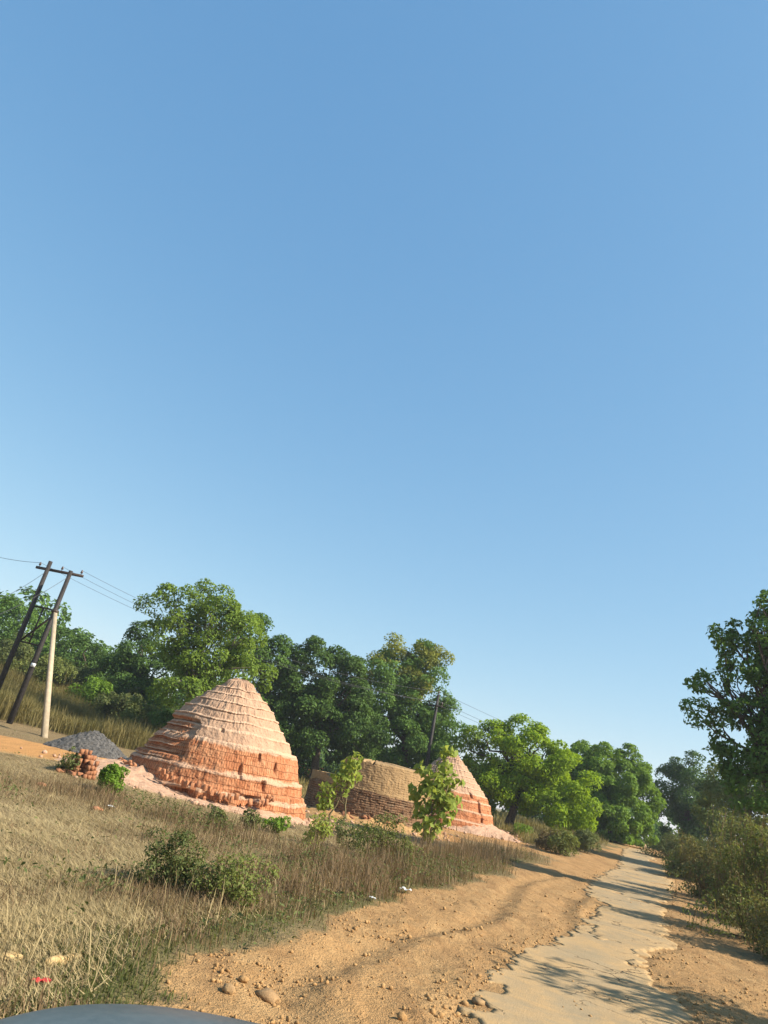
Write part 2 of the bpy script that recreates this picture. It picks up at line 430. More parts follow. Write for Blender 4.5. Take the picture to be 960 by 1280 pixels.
def road_sheet(P, step, seed):
    lo = P.min(0) - .3; hi = P.max(0) + .3
    xs = np.arange(lo[0], hi[0], step); ys = np.arange(lo[1], hi[1], step)
    X, Y = np.meshgrid(xs, ys)
    d = poly_dist(X, Y, P) * np.where(in_poly(X, Y, P), 1, -1)
    jag = fbm(X * 1.7, Y * 1.7, o=4, s=seed) * .34 + vnoise(X * 6, Y * 6, s=seed + 5) * .09 + vnoise(X * 13, Y * 13, s=seed + 6) * .05
    keep = (d + jag) > 0
    hole = fbm(X * .8 + 9, Y * .8, o=3, s=seed + 40) > (.7 if seed == 3 else .5)
    keep &= ~(hole & (d < .9))
    Z = h0(X, Y) + (.004 if seed == 3 else .008) + .006 * fbm(X * 2, Y * 2, o=3, s=seed + 2)
    n = len(xs); m = len(ys)
    q = np.arange(m - 1)[:, None] * n + np.arange(n - 1)[None]
    kf = keep[:-1, :-1] & keep[1:, :-1] & keep[:-1, 1:] & keep[1:, 1:]
    f = np.stack([q, q + 1, q + n + 1, q + n], -1)[kf]
    v = np.stack([X, Y, Z], -1).reshape(-1, 3)
    dust = np.exp(-np.clip(d + jag, 0, 9) / .38) + .22 * S(fbm(X * .6, Y * .6, o=3, s=seed + 60) * 2)
    dust = np.stack([dust] * 3, -1).reshape(-1, 3)
    # torn edge: drop a skirt from every open edge
    e = np.concatenate([f[:, [0, 1]], f[:, [1, 2]], f[:, [2, 3]], f[:, [3, 0]]])
    key = np.sort(e, 1); key = key[:, 0].astype(np.int64) * (n * m) + key[:, 1]
    u, idx, cnt = np.unique(key, return_index=True, return_counts=True)
    be = e[idx[cnt == 1]]
    bv = np.unique(be); mp = {int(a): len(v) + k for k, a in enumerate(bv)}
    low = v[bv].copy(); low[:, 2] -= .09
    sk = np.array([[a, mp[int(a)], mp[int(b)], b] for a, b in be])
    v2 = np.concatenate([v, low]); d2 = np.concatenate([dust, np.ones((len(bv), 3))])
    allf = np.concatenate([f, sk]); used = np.unique(allf)
    re = np.full(len(v2), -1); re[used] = np.arange(len(used))
    return v2[used], re[allf], d2[used]
va, fa, da = road_sheet(ASP1, .045, 3)
vb, fb, db = road_sheet(ASP2, .06, 8)
# the road runs on past the crest
kind(make_mesh('road', np.concatenate([va, vb]), np.concatenate([fa, fb + len(va)]), M['asphalt'], attrs={'dust': np.concatenate([da, db])}), 'structure')

# ------------------------------------------------------------------ kilns
def kiln_mesh(R, H, prof, ledges, nth, nz, seed, face, shape=None, lip=.07, step=.55, rough=1.0):
    """turned body with stepped courses; returns verts (local), faces, zone colours, uv. alpha = angle from the viewer-facing side"""
    th = np.linspace(-math.pi, math.pi, nth, endpoint=False)
    zz = np.linspace(0, 1, nz)
    A, Zf = np.meshgrid(th, zz)
    pz = np.array([p[0] for p in prof]); pr = np.array([p[1] for p in prof])
    wob = .014 * fbm(np.cos(A) * 3, np.sin(A) * 3, Zf * 5, 3, seed) + .006 * np.sin(A + seed)
    zl = np.clip(Zf + wob, 0, 1)
    smoothR = np.interp(zl, pz, pr)
    L = np.array([-.02] + list(ledges) + [1.02])
    k = np.clip(np.searchsorted(L, zl) - 1, 0, len(L) - 2)
    fr = (zl - L[k]) / (L[k + 1] - L[k])
    stepR = np.interp(np.clip(L[k] + .35 * (L[k + 1] - L[k]), 0, 1), pz, pr)
    amp = .35 + 1.1 * np.clip(fbm(np.cos(A) * 2.6, np.sin(A) * 2.6, k * 3.1, 4, seed + 4) + .42, 0, 1)
    r = smoothR * (1 - step * amp) + stepR * step * amp
    r = r * R
    r = r + lip * amp * (np.exp(-((fr - .9) / .09) ** 2)) - 1.6 * lip * amp * np.exp(-((fr - .76) / .06) ** 2) * (k > 3)
    r = r + .06 * rough * fbm(np.cos(A) * 4, np.sin(A) * 4, Zf * 6, 4, seed + 9) + .03 * rough * vnoise(np.cos(A) * R * 4, np.sin(A) * R * 4, Zf * H * 4, seed + 12)
    r = r + .011 * vnoise(A * R * 13, np.floor(Zf * H * 4.6) * 3.3, s=seed + 3) + rough ** 2 * (.016 * vnoise(A * R * 9, Zf * H * 14, s=seed + 6) + .012 * vnoise(A * R * 22, Zf * H * 24, s=seed + 16)) + (1 - rough) * .008 * vnoise(A * R * 22, Zf * H * 24, s=seed + 16)
    dust = np.exp(-((fr - .94) / .14) ** 2) * 1.0 + np.exp(-((fr - .02) / .09) ** 2) * .8
    z = Zf * H
    brick = np.zeros_like(r); dark = np.zeros_like(r)
    if shape: r, z, brick, dust, dark = shape(A, Zf, zl, k, fr, r, z, brick, dust, dark)
    r = np.maximum(r, .02)
    # angle 0 faces the camera, positive to the viewer's right
    ang = face + A
    v = np.stack([r * np.cos(ang), r * np.sin(ang), z], -1).reshape(-1, 3)
    q = np.arange(nz - 1)[:, None] * nth + np.arange(nth)[None]
    q2 = np.arange(nz - 1)[:, None] * nth + (np.arange(nth)[None] + 1) % nth
    f = np.stack([q, q2, q2 + nth, q + nth], -1).reshape(-1, 4)
    top = np.array([[v[-nth:, 0].mean(), v[-nth:, 1].mean(), v[-nth:, 2].mean() + .01]])
    b = (nz - 1) * nth + np.arange(nth); b2 = (nz - 1) * nth + (np.arange(nth) + 1) % nth
    f3 = np.stack([b, b2, np.full(nth, len(v))], -1)
    zone = np.stack([np.clip(brick, 0, 1), np.clip(dust, 0, 1), np.clip(dark, 0, 1)], -1).reshape(-1, 3)
    zone = np.concatenate([zone, zone[-1:]])
    uv = np.stack([A * R, Zf * H], -1).reshape(-1, 2); uv = np.concatenate([uv, uv[-1:]])
    return np.concatenate([v, top]), [f, f3], zone, uv

def apron_mesh(R, face, hfun, wfun, seed, nth=260, nr=26):
    th = np.linspace(-math.pi, math.pi, nth, endpoint=False); t = np.linspace(0, 1, nr)
    A, T = np.meshgrid(th, t)
    hh = hfun(A); ww = wfun(A)
    r = R - .35 + T * (ww + .35)
    z = hh * (1 - T) ** 1.35 - .06 * T ** 3 + (.16 * fbm(np.cos(A) * 6, np.sin(A) * 6, T * 3, 4, seed) + .05 * vnoise(np.cos(A) * r * 6, np.sin(A) * r * 6, s=seed + 1) + .035 * vnoise(np.cos(A) * r * 13, np.sin(A) * r * 13, s=seed + 2)) * (1 - T) ** .5 * np.minimum(1, hh * 3)
    ang = face + A
    v = np.stack([r * np.cos(ang), r * np.sin(ang), z], -1).reshape(-1, 3)
    q = np.arange(nr - 1)[:, None] * nth + np.arange(nth)[None]
    q2 = np.arange(nr - 1)[:, None] * nth + (np.arange(nth)[None] + 1) % nth
    return v, np.stack([q, q + nth, q2 + nth, q2], -1).reshape(-1, 4)

def ground_fit(v, c, z0):
    """rest a skirt's outer part on the terrain"""
    w = v.copy()
    w[:, 2] += ht(v[:, 0] + c[0], v[:, 1] + c[1]) - z0
    return w

def brick_mesh(name='brick', s=(.23, .11, .075)):
    mb = MB(); mb.box((0, 0, 0), s); o = mb.build(name, None)
    import bmesh
    bm = bmesh.new(); bm.from_mesh(o.data)
    bmesh.ops.bevel(bm, geom=bm.edges[:], offset=.008, segments=1, affect='EDGES')
    for v in bm.verts: v.co += type(v.co)((random.uniform(-.006, .006), random.uniform(-.006, .006), random.uniform(-.006, .006)))
    bm.to_mesh(o.data); bm.free()
    me = o.data; bpy.data.objects.remove(o); return me
BRICKS = [brick_mesh('brick', (.17, .085, .065)) for _ in range(4)]
for b in BRICKS: b.materials.append(M['brick'])
def put_brick(loc, rot, parent=None, me=None):
    o = bpy.data.objects.new('brick', me or random.choice(BRICKS)); C.objects.link(o)
    if parent: o.parent = parent
    o.location = [float(q) for q in loc]; o.rotation_euler = rot
    return o

PROF1 = [(0, 1), (.07, .975), (.25, .895), (.385, .815), (.53, .685), (.665, .545), (.75, .45), (.8, .385), (.87, .275), (.93, .19), (.975, .125), (1, .03)]
def face_to_cam(c): return math.atan2(-c[1], -c[0])
def shape1(A, Zf, zl, k, fr, r, z, brick, dust, dark):
    brick = S((.48 - zl) / .05) * .95 + .02
    dust = dust * np.where((zl > .30) & (zl < .42), .45, 1)
    # left flank: outer skin fallen away, thin courses showing
    edge = rad(-25) + .06 * vnoise(zl * 22, zl * 0, s=77)
    rec = S((edge - A) / .05) * S((zl - .29) / .015) * S((.60 - zl) / .03) * S((A + rad(150)) / .6)
    r = r - .17 * rec
    saw = (zl / .052) % 1.0
    left = S((edge - A) / .3) * S((.62 - zl) / .05) * S((A + rad(150)) / .6) * S((zl - .2) / .05)
    r = r + left * (.085 * (.5 - saw)); dust = np.maximum(dust, left * np.exp(-((saw - .02) / .22) ** 2)); brick = np.maximum(brick, left * .75)
    # base tier pushed out with a broken edge
    base = S((.155 - zl) / .012) * S((A + rad(40)) / .25)
    r = r + base * (.05 + .07 * vnoise(A * 16, zl * 18, s=5))
    bite = np.exp(-((A - rad(22)) / .09) ** 2) * S((.13 - zl) / .02) + .8 * np.exp(-((A + rad(16)) / .07) ** 2) * S((.10 - zl) / .02)
    r = r - .25 * bite
    for a0, z0_, da, dz in ((14, .27, .02, .05), (30, .2, .03, .04), (41, .34, .02, .04), (27, .40, .015, .03), (-5, .55, .03, .015)):
        r = r - .12 * np.exp(-((A - rad(a0)) / da) ** 4 - ((zl - z0_) / dz) ** 4)
    dust = dust * (.7 + .5 * S((fbm(A * 5, zl * 3, o=3, s=31) + .3) / .6))
    return r, z, brick, dust, dark

def build_kiln1():
    z0 = float(h0(*K1)) - .02; fc = face_to_cam(K1)
    root = empty('brick_kiln', (K1[0], K1[1], z0), 'large orange beehive-shaped brick kiln standing complete beside the grey gravel heap', 'brick kiln', 'brick kilns by the road')
    v, f, zone, uv = kiln_mesh(K1R, 3.72, PROF1, [.11, .25, .47, .565, .64, .715, .785, .85, .91], 900, 340, 21, fc, shape1, lip=.019, step=.36, rough=.72)
    make_mesh('body', v, f, M['kiln'], root, False, {'zone': zone}, uv)
    hf = lambda A: .10 + .34 * np.exp(-((A + rad(62)) / .62) ** 2) + .16 * np.exp(-((A - rad(40)) / .6) ** 2)
    wf = lambda A: .7 + 1.55 * np.exp(-((A + rad(58)) / .65) ** 2) + .5 * np.exp(-((A - rad(10)) / .9) ** 2)
    v, f = apron_mesh(K1R, fc, hf, wf, 5)
    make_mesh('rubble_apron', ground_fit(v, K1, z0), f, M['rubble'], root, True)
    # ragged row of stood-up bricks along the broken bottom course
    for j in range(26):
        a = rad(-30 + j * 1.75 + random.uniform(-.6, .6)); rr = K1R + .10 + random.uniform(-.06, .12)
        zz = .57 + random.uniform(-.07, .07) - j * .010
        p = (rr * math.cos(fc + a), rr * math.sin(fc + a), zz)
        put_brick(p, (random.uniform(-.25, .25), math.pi / 2 + random.uniform(-.35, .35), fc + a + random.uniform(-.4, .4)), root)
    for j in range(12):
        a = rad(16 + random.uniform(0, 18)); rr = K1R + .1 + random.uniform(-.06, .16)
        p = (rr * math.cos(fc + a), rr * math.sin(fc + a), .12 + random.uniform(0, .42))
        put_brick(p, (random.uniform(-.5, .5), math.pi / 2 + random.uniform(-.6, .6), fc + a + random.uniform(-.5, .5)), root)
    for j in range(10):
        a = rad(-62 + random.uniform(-14, 16)); rr = K1R + .05 + random.uniform(-.05, .1)
        p = (rr * math.cos(fc + a), rr * math.sin(fc + a), .62 + random.uniform(-.05, .05))
        put_brick(p, (random.uniform(-.3, .3), random.uniform(-.3, .3), random.uniform(0, 3)), root)
build_kiln1()

def shape3(A, Zf, zl, k, fr, r, z, brick, dust, dark):
    brick = S((.46 - zl) / .05) * .95
    for a0, z0_, da, dz in ((47, .29, .035, .075), (49, .14, .03, .03), (36, .42, .03, .03)):
        r = r - .28 * np.exp(-((A - rad(a0)) / da) ** 4 - ((zl - z0_) / dz) ** 4)
    r = r + .10 * S((.10 - zl) / .01)
    return r, z, brick, dust * .8, dark
def build_kiln3():
    z0 = float(h0(*K3)) - .02; fc = face_to_cam(K3)
    H = 1.6 + 42 * math.tan(rad(3.19)) - z0
    root = empty('brick_kiln', (K3[0], K3[1], z0), 'pointed orange brick kiln half hidden behind the tall leafy sapling, farthest of the kilns', 'brick kiln', 'brick kilns by the road')
    prof = [(0, 1), (.1, .965), (.25, .90), (.4, .80), (.55, .63), (.7, .44), (.85, .24), (.95, .1), (1, .03)]
    v, f, zone, uv = kiln_mesh(K3R, H, prof, [.10, .23, .36, .45, .53, .60, .67, .74, .81, .88, .94], 760, 300, 55, fc, shape3, lip=.016, step=.32, rough=.75)
    make_mesh('body', v, f, M['kiln'], root, False, {'zone': zone}, uv)
    v, f = apron_mesh(K3R, fc, lambda A: .18 + .35 * np.exp(-((A - rad(60)) / .7) ** 2), lambda A: .8 + 1.2 * np.exp(-((A - rad(55)) / .7) ** 2), 15)
    make_mesh('rubble_apron', ground_fit(v, K3, z0), f, M['rubble'], root, True)
build_kiln3()

def shape2(A, Zf, zl, k, fr, r, z, brick, dust, dark):
    low = S((.52 - zl + .03 * vnoise(A * 3, zl * 0, s=8)) / .05)
    brick = np.maximum(low, .0) * .95
    # left shoulder taken down to a lower platform, and a ragged rim
    rim = .05 * vnoise(A * 7, A * 0, s=91) + .035 * vnoise(A * 23, A * 0, s=92)
    rim = np.where(np.sin(A * 31) > .3, rim, rim * .5)
    cut = 1 - .36 * S((rad(-27) - A) / .10) * S((A + rad(160)) / .3) - .10 * np.exp(-((A - rad(-2)) / .035) ** 4) - np.clip(-rim, 0, 1) - .05 * np.exp(-((A + rad(12)) / .1) ** 2)
    z = np.minimum(z, z.max() * cut)
    r = r - .022 * (np.abs(((zl * 28) % 1.0) - .5) < .16) * (low + .25 * (1 - low)) * (vnoise(A * 9, np.floor(zl * 28) * 3.3, s=66) > -.35)
    r = r - .035 * low * (vnoise(A * 13, np.floor(zl * 28) * 2.3, s=64) > .55)
    return r, z, brick, dust * .25, dark
def build_kiln2():
    z0 = float(h0(*K2)) - .02; fc = face_to_cam(K2)
    root = empty('brick_kiln', (K2[0], K2[1], z0), 'flat-topped unfinished tan brick kiln with broken rim, between the two pointed kilns', 'brick kiln', 'brick kilns by the road')
    prof = [(0, 1), (.3, .985), (.6, .965), (.86, .945), (.925, .935), (.95, .92), (.96, .70), (1.0, .1)]
    v, f, zone, uv = kiln_mesh(K2R, 2.42 - z0, prof, [.52], 900, 330, 83, fc, shape2, lip=.02, step=.15, rough=.4)
    make_mesh('body', v, f, M['kiln_tan'], root, False, {'zone': zone}, uv)
    v, f = apron_mesh(K2R, fc, lambda A: .20 + .12 * np.cos(A), lambda A: 1.1 + .8 * np.exp(-(A / .8) ** 2), 35)
    make_mesh('rubble_apron', ground_fit(v, K2, z0), f, M['clod'], root, True)
    for j in range(16):
        a = rad(random.uniform(-20, 30)); rr = K2R + random.uniform(.0, .35)
        put_brick((rr * math.cos(fc + a), rr * math.sin(fc + a), .27 - (rr - K2R) * .4 + random.uniform(-.03, .04)), (random.uniform(-.6, .6), random.uniform(-.5, .5), random.uniform(0, 3)), root, DULL)
DULL = brick_mesh('weathered_brick'); DULL.materials.append(M['dullbrick'])
build_kiln2()

# small far clamp of bricks seen in the gap, and the broken stump of bricks in the yard
def brick_pile(name, loc, label, w, d, h, seed, yaw, cat, ragged=.4, me=None, gap=False, uw=.24, uh=.085):
    r = random.Random(seed)
    root = empty(name, loc, label, cat)
    nxb = max(2, int(w / uw)); nzb = max(2, int(h / uh)); nyb = max(1, int(d / .13))
    tops = [nzb * (1 - ragged * r.random()) for _ in range(nxb)]
    mb = MB()
    for a in range(nxb):
        if gap and nxb * .33 < a < nxb * .67: continue
        for b in range(nyb):
            for k_ in range(int(tops[a])):
                p = np.array([(a - nxb / 2 + .5 * (k_ % 2)) * uw + r.uniform(-.02, .02), (b - nyb / 2) * .13 + r.uniform(-.015, .015), uh / 2 + k_ * uh])
                mb.box(p, (uw * .95, .12, uh * .92), euler(r.uniform(-.05, .05), r.uniform(-.05, .05), r.uniform(-.08, .08)))
    if gap:
        for b in range(nyb):
            for a in range(nxb):
                mb.box(((a - nxb / 2) * uw, (b - nyb / 2) * .13, nzb * uh + .04), (uw * .95, .12, uh * .9), euler(0, 0, r.uniform(-.05, .05)))
    o = mb.build('stacked_bricks', M['brick'] if me is None else me, root)
    root.rotation_euler = (0, 0, yaw)
    for j in range(7):
        q = put_brick((r.uniform(-w, w) * .8, r.uniform(-.6, -.25) - d / 2, .05), (r.uniform(-.5, .5), r.uniform(-.5, .5), r.uniform(0, 3)), root)
    return root
p = polar(-1.25, 52); brick_pile('brick_stack', (p[0], p[1], float(h0(*p)) + .25), 'small far orange brick stack with dark opening, in the gap left of the tan kiln', 1.7, .8, .75, 3, .1, 'brick stack', .15, gap=True)
p = at(97, 972)
def stump(p):
    r = random.Random(5); root = empty('broken_brick_stump', (p[0], p[1], float(ht(*p)) - .05), 'broken red brick stump standing in the sandy yard left of the kiln', 'brick stump')
    mb = MB()
    for k in range(30):
        x = r.uniform(-.40, .40); y = r.uniform(-.22, .22); hgt = .74 - 1.05 * abs(x + .05) * (1.3 if x < -.05 else .8) + r.uniform(-.22, .06)
        for q in range(max(1, int(hgt / .11))):
            mb.box((x + r.uniform(-.03, .03), y + r.uniform(-.04, .04), q * .11 + .055), (r.uniform(.075, .12), r.uniform(.14, .24), .115), euler(r.uniform(-.06, .06), r.uniform(-.06, .06), .2 + r.uniform(-.12, .12)))
    mb.build('brick_core', M['dullbrick'], root)
    for k in range(5):
        put_brick((r.uniform(-.5, .6), r.uniform(-.5, -.25), .08), (r.uniform(-.5, .5), r.uniform(-.5, .5), r.uniform(0, 3)), root, DULL)
stump(p)

# grey gravel heap
def heap(name, c, r, h, seed, label, cat, mat, stretch=1.0, yaw=0):
    nth, nr = 260, 70
    th = np.linspace(0, 2 * math.pi, nth, endpoint=False); t = np.linspace(1, 0.01, nr)
    A, T = np.meshgrid(th, t)
    rr = r * T * (1 + .10 * fbm(np.cos(A) * 1.5, np.sin(A) * 1.5, o=2, s=seed))
    x = rr * np.cos(A) * stretch; y = rr * np.sin(A)
    z = h * np.clip(1 - T, 0, 1) ** .85 + .04 * fbm(x * 2, y * 2, o=3, s=seed + 1) + .05 * vnoise(x * 13, y * 13, s=seed + 2)
    z = np.minimum(z, h * .93 + .05 * (1 - T))
    xx = x * math.cos(yaw) - y * math.sin(yaw); yy = x * math.sin(yaw) + y * math.cos(yaw)
    z0 = float(h0(*c))
    v = np.stack([xx, yy, z - .05 + h0(xx + c[0], yy + c[1]) - z0], -1).reshape(-1, 3)
    q = np.arange(nr - 1)[:, None] * nth + np.arange(nth)[None]; q2 = np.arange(nr - 1)[:, None] * nth + (np.arange(nth)[None] + 1) % nth
    o = make_mesh(name, v, np.stack([q, q2, q2 + nth, q + nth], -1).reshape(-1, 4), mat, smooth=False)
    o.location = (c[0], c[1], z0)
    return tag(o, label, cat)
heap('gravel_heap', GRAVEL, 1.5, .92, 4, 'dark grey gravel heap lying on the sandy yard behind the large kiln', 'gravel heap', M['gravel'], 1.12, .2)

# ------------------------------------------------------------------ foliage
def leaf_quads(P, N, size, width=.55, fold=.18, droop=0, r=rng):
    """one kite-shaped leaf per point; N is the preferred facing"""
    n = len(P)
    nr = N + r.normal(0, .55, (n, 3)); nr /= np.linalg.norm(nr, axis=1)[:, None] + 1e-9
    d = r.normal(0, 1, (n, 3)); d[:, 2] -= droop
    d -= (d * nr).sum(1)[:, None] * nr; d /= np.linalg.norm(d, axis=1)[:, None] + 1e-9
    s = np.cross(nr, d)
    L = (size * r.uniform(.65, 1.35, n))[:, None]; W = L * width * .5
    a = P - d * L * .5; c = P + d * L * .5 - nr * L * fold
    m = P - d * L * .06
    b1 = m + s * W + nr * L * fold * .4; b2 = m - s * W + nr * L * fold * .4
    v = np.stack([a, b1, c, b2], 1).reshape(-1, 3)
    q = np.arange(n)[:, None] * 4
    return v, np.concatenate([q + np.array([[0, 1, 2]]), q + np.array([[0, 2, 3]])])

def crown_points(ells, nleaf, clump, r, core=.5, fill=1.0):
    """ells: list (cx,cy,cz,rx,ry,rz). Leaves gathered in clumps near the shell of the ellipsoids."""
    vol = np.array([e[3] * e[4] * e[5] for e in ells]) ** .75; vol = vol / vol.sum()
    cent = []; rad_ = []; out = []
    for e, w in zip(ells, vol):
        rm = (e[3] + e[4] + e[5]) / 3
        nc = max(4, int(3.4 * fill * (rm / clump) ** 2))
        d = r.normal(0, 1, (nc, 3)); d /= np.linalg.norm(d, axis=1)[:, None]
        k = r.uniform(core, 1.0, nc) ** .6
        k = k * (1 + r.normal(0, .07, nc))
        c = np.array(e[:3]) + d * np.array(e[3:]) * k[:, None]
        cent.append(c); rad_.append(clump * r.uniform(.55, 1.35, nc)); out.append(d)
    cent = np.concatenate(cent); rad_ = np.concatenate(rad_); out = np.concatenate(out)
    pw = rad_ ** 2; idx = r.choice(len(cent), nleaf, p=pw / pw.sum())
    d = r.normal(0, 1, (nleaf, 3)); d /= np.linalg.norm(d, axis=1)[:, None]
    d = d + out[idx] * .45 + np.array([0, 0, .25]); d /= np.linalg.norm(d, axis=1)[:, None]
    P = cent[idx] + d * (rad_[idx] * r.uniform(.25, 1.0, nleaf) ** .5)[:, None] * np.array([1, 1, .8])
    N = d * .7 + np.array([0, 0, .55]) + out[idx] * .3
    return P, N, cent

def limb(a, b, r, sag=.15, n=5, wob=.06):
    a = np.asarray(a, float); b = np.asarray(b, float); t = np.linspace(0, 1, n)[:, None]
    L = np.linalg.norm(b - a)
    p = a + (b - a) * t; p[:, 2] += np.sin(t[:, 0] * math.pi) * sag * L
    p[1:-1] += r.normal(0, wob * L / 2, (n - 2, 3))
    return p

def tree(name, D, base_px, ells_px, label, mat, seed, nleaf, leaf=.23, clump=.75, trunk_r=.2, bark='bark', cat='tree', group=None, extra=None,
         nlimb=16, core=.5, depth=1.0, twigs=0, width=.55, droop=0, fork=.35, base_xy=None, lean=0.0, fill=1.0):
    """ells_px: ellipses seen in the photograph (px, py, half width, half height, distance offset)"""
    r = np.random.default_rng(seed)
    if base_xy is None:
        q = ray(*base_px); k = D / math.hypot(q[0], q[1]); b = np.array([q[0] * k, q[1] * k])
    else: b = np.array(base_xy, float)
    z0 = float(ht(*b)) - .08
    root = empty(name, (b[0], b[1], z0), label, cat, group)
    def conv(L):
        o = []
        for (px, py, a, h_, *dd) in L:
            Dd = D + (dd[0] if dd else 0)
            c = at_dist(px, py, Dd); s = Dd / F_PX * 1.0
            o.append((c[0] - b[0], c[1] - b[1], c[2] - z0, a * s, a * s * depth, h_ * s))
        return o
    ells = conv(ells_px)
    nleaf = int(nleaf * 1.6); leaf *= .8
    P, N, cent = crown_points(ells, nleaf, clump, r, core, fill)
    keep = P[:, 2] > .15
    v, f = leaf_quads(P[keep], N[keep], leaf, width, droop=droop, r=r)
    make_mesh('crown', v, f, M[mat], root)
    if extra:
        P2, N2, _ = crown_points(conv(extra[1]), int(extra[2] * 1.6), clump, r, core)
        v, f = leaf_quads(P2, N2, leaf, width, droop=droop, r=r)
        make_mesh('crown', v, f, M[extra[0]], root)
    lo = min(e[2] - e[5] for e in ells); top = max(e[2] + e[5] for e in ells)
    cx = np.average([e[0] for e in ells], weights=[e[3] for e in ells]); cy = np.average([e[1] for e in ells], weights=[e[3] for e in ells])
    fh = max(.9, lo + (top - lo) * fork)
    fk = np.array([cx * .45 + lean, cy * .45, fh])
    mb = MB()
    tp = limb((0, 0, 0), fk, r, 0, 6, .03)
    rr = np.linspace(trunk_r, trunk_r * .72, 6); rr[0] *= 1.45
    mb.tube(tp, rr, 10)
    lims = cent[r.choice(len(cent), min(nlimb, len(cent)), replace=False)]
    for c in lims:
        s0 = tp[-1] if r.random() < .7 else tp[-2]
        pp = limb(s0, c, r, .10, 6, .08)
        mb.tube(pp, np.linspace(trunk_r * (.5 if fill == 1 else .3), .014, 6), 6)
        for _ in range(twigs):
            c2 = cent[np.argsort(np.linalg.norm(cent - c, axis=1))[r.integers(1, min(7, len(cent)))]]
            mb.tube(limb(pp[3], c2, r, .05, 5, .08), np.linspace(trunk_r * (.22 if fill == 1 else .12), .009, 5), 5)
    mb.build('trunk', M[bark], root, True)
    return root

G1 = 'trees behind the kilns'; G2 = 'trees at the left edge of the field'; G3 = 'trees along the road'
tree('tree', 66, (15, 860), [(12, 790, 36, 34), (-15, 815, 40, 40), (30, 825, 30, 30)], 'dark green round-headed tree at far left, behind the leaning H-shaped power pole', 'lf_mid', 101, 13000, .27, .9, group=G2)
tree('tree', 63, (100, 870), [(102, 818, 30, 24), (90, 845, 34, 25), (128, 845, 24, 24)], 'low dark green tree just right of the pale concrete strut', 'lf_dark', 102, 11000, .25, .8, group=G2)
tree('tree', 56, (175, 895), [(170, 815, 32, 27), (150, 850, 32, 30), (195, 850, 35, 35), (180, 880, 36, 26)], 'dark tree left of the tall airy tree, behind the gravel heap', 'lf_dark', 103, 14000, .24, .75, group=G2)
tree('tree', 43, (228, 905), [(255, 765, 48, 32), (212, 762, 32, 20), (285, 795, 46, 38), (255, 820, 42, 30), (232, 860, 35, 30, -1), (296, 835, 40, 30), (205, 800, 26, 22)], 'tall airy light green tree with a pale slender trunk, rising behind the large kiln', 'lf_light', 104, 15500, .22, .62, .15, 'palebark', group=G1, nlimb=30, twigs=2, fork=.25, core=.35)
tree('tree', 50, (330, 940), [(318, 800, 28, 30), (338, 835, 24, 34), (325, 880, 30, 40)], 'mid green tree wedged between the tall airy tree and the broad dark mango', 'lf_mid', 105, 9000, .23, .7, .16, group=G1)
tree('mango_tree', 51, (398, 950), [(392, 838, 44, 40), (368, 870, 38, 48), (425, 870, 44, 52), (395, 915, 56, 40), (352, 900, 34, 52), (440, 915, 40, 40)], 'broad dark green mango tree right behind the large kiln, touching the ground with its leaves', 'lf_dark', 106, 34000, .25, .7, .3, group=G1, core=.35)
tree('tree', 54, (505, 965), [(475, 860, 38, 48), (520, 868, 36, 46), (498, 845, 20, 36), (530, 838, 11, 30), (545, 915, 32, 42), (495, 925, 55, 40), (445, 900, 34, 45), (555, 930, 28, 34), (478, 932, 34, 32), (530, 935, 34, 32)], 'big dark tree with yellowing top branches, behind the flat-topped kiln', 'lf_mid', 107, 32000, .24, .72, .3, group=G1,
     extra=('lf_yel', [(489, 808, 12, 15), (499, 832, 18, 18), (536, 806, 16, 13), (550, 822, 12, 9), (528, 826, 16, 18), (520, 848, 18, 18), (474, 826, 13, 15), (512, 858, 24, 20), (541, 836, 9, 12), (462, 845, 14, 14)], 5200), nlimb=26, twigs=1)
tree('tree', 48.5, (635, 1036), [(650, 942, 34, 40), (612, 945, 32, 44), (676, 955, 30, 45), (702, 985, 26, 46), (650, 985, 32, 25), (610, 985, 28, 24), (728, 1005, 15, 30), (683, 995, 34, 28)], 'bright lime green spreading tree with a bare dark trunk, right of the farthest kiln', 'lf_lime', 108, 21000, .23, .62, .26, group=G3, nlimb=24,
     extra=('lf_light', [(590, 950, 22, 36), (600, 990, 20, 26), (640, 965, 34, 34, 2)], 5000))
tree('tree', 60, (765, 1058), [(765, 985, 44, 46), (762, 975, 30, 34), (735, 985, 36, 44), (790, 1010, 26, 42), (755, 1020, 50, 34), (724, 962, 22, 24)], 'dense rounded mid-green tree left of the far road crest', 'lf_fresh', 109, 40000, .24, .5, .25, group=G3, core=.8)
tree('tree', 72, (850, 1066), [(842, 985, 20, 32), (868, 990, 28, 36), (840, 1025, 26, 35), (880, 1020, 30, 36), (835, 970, 10, 14), (900, 1010, 24, 36)], 'dark tall tree past the road crest, on its right side', 'lf_dark', 110, 16000, .28, .85, .25, group=G3)
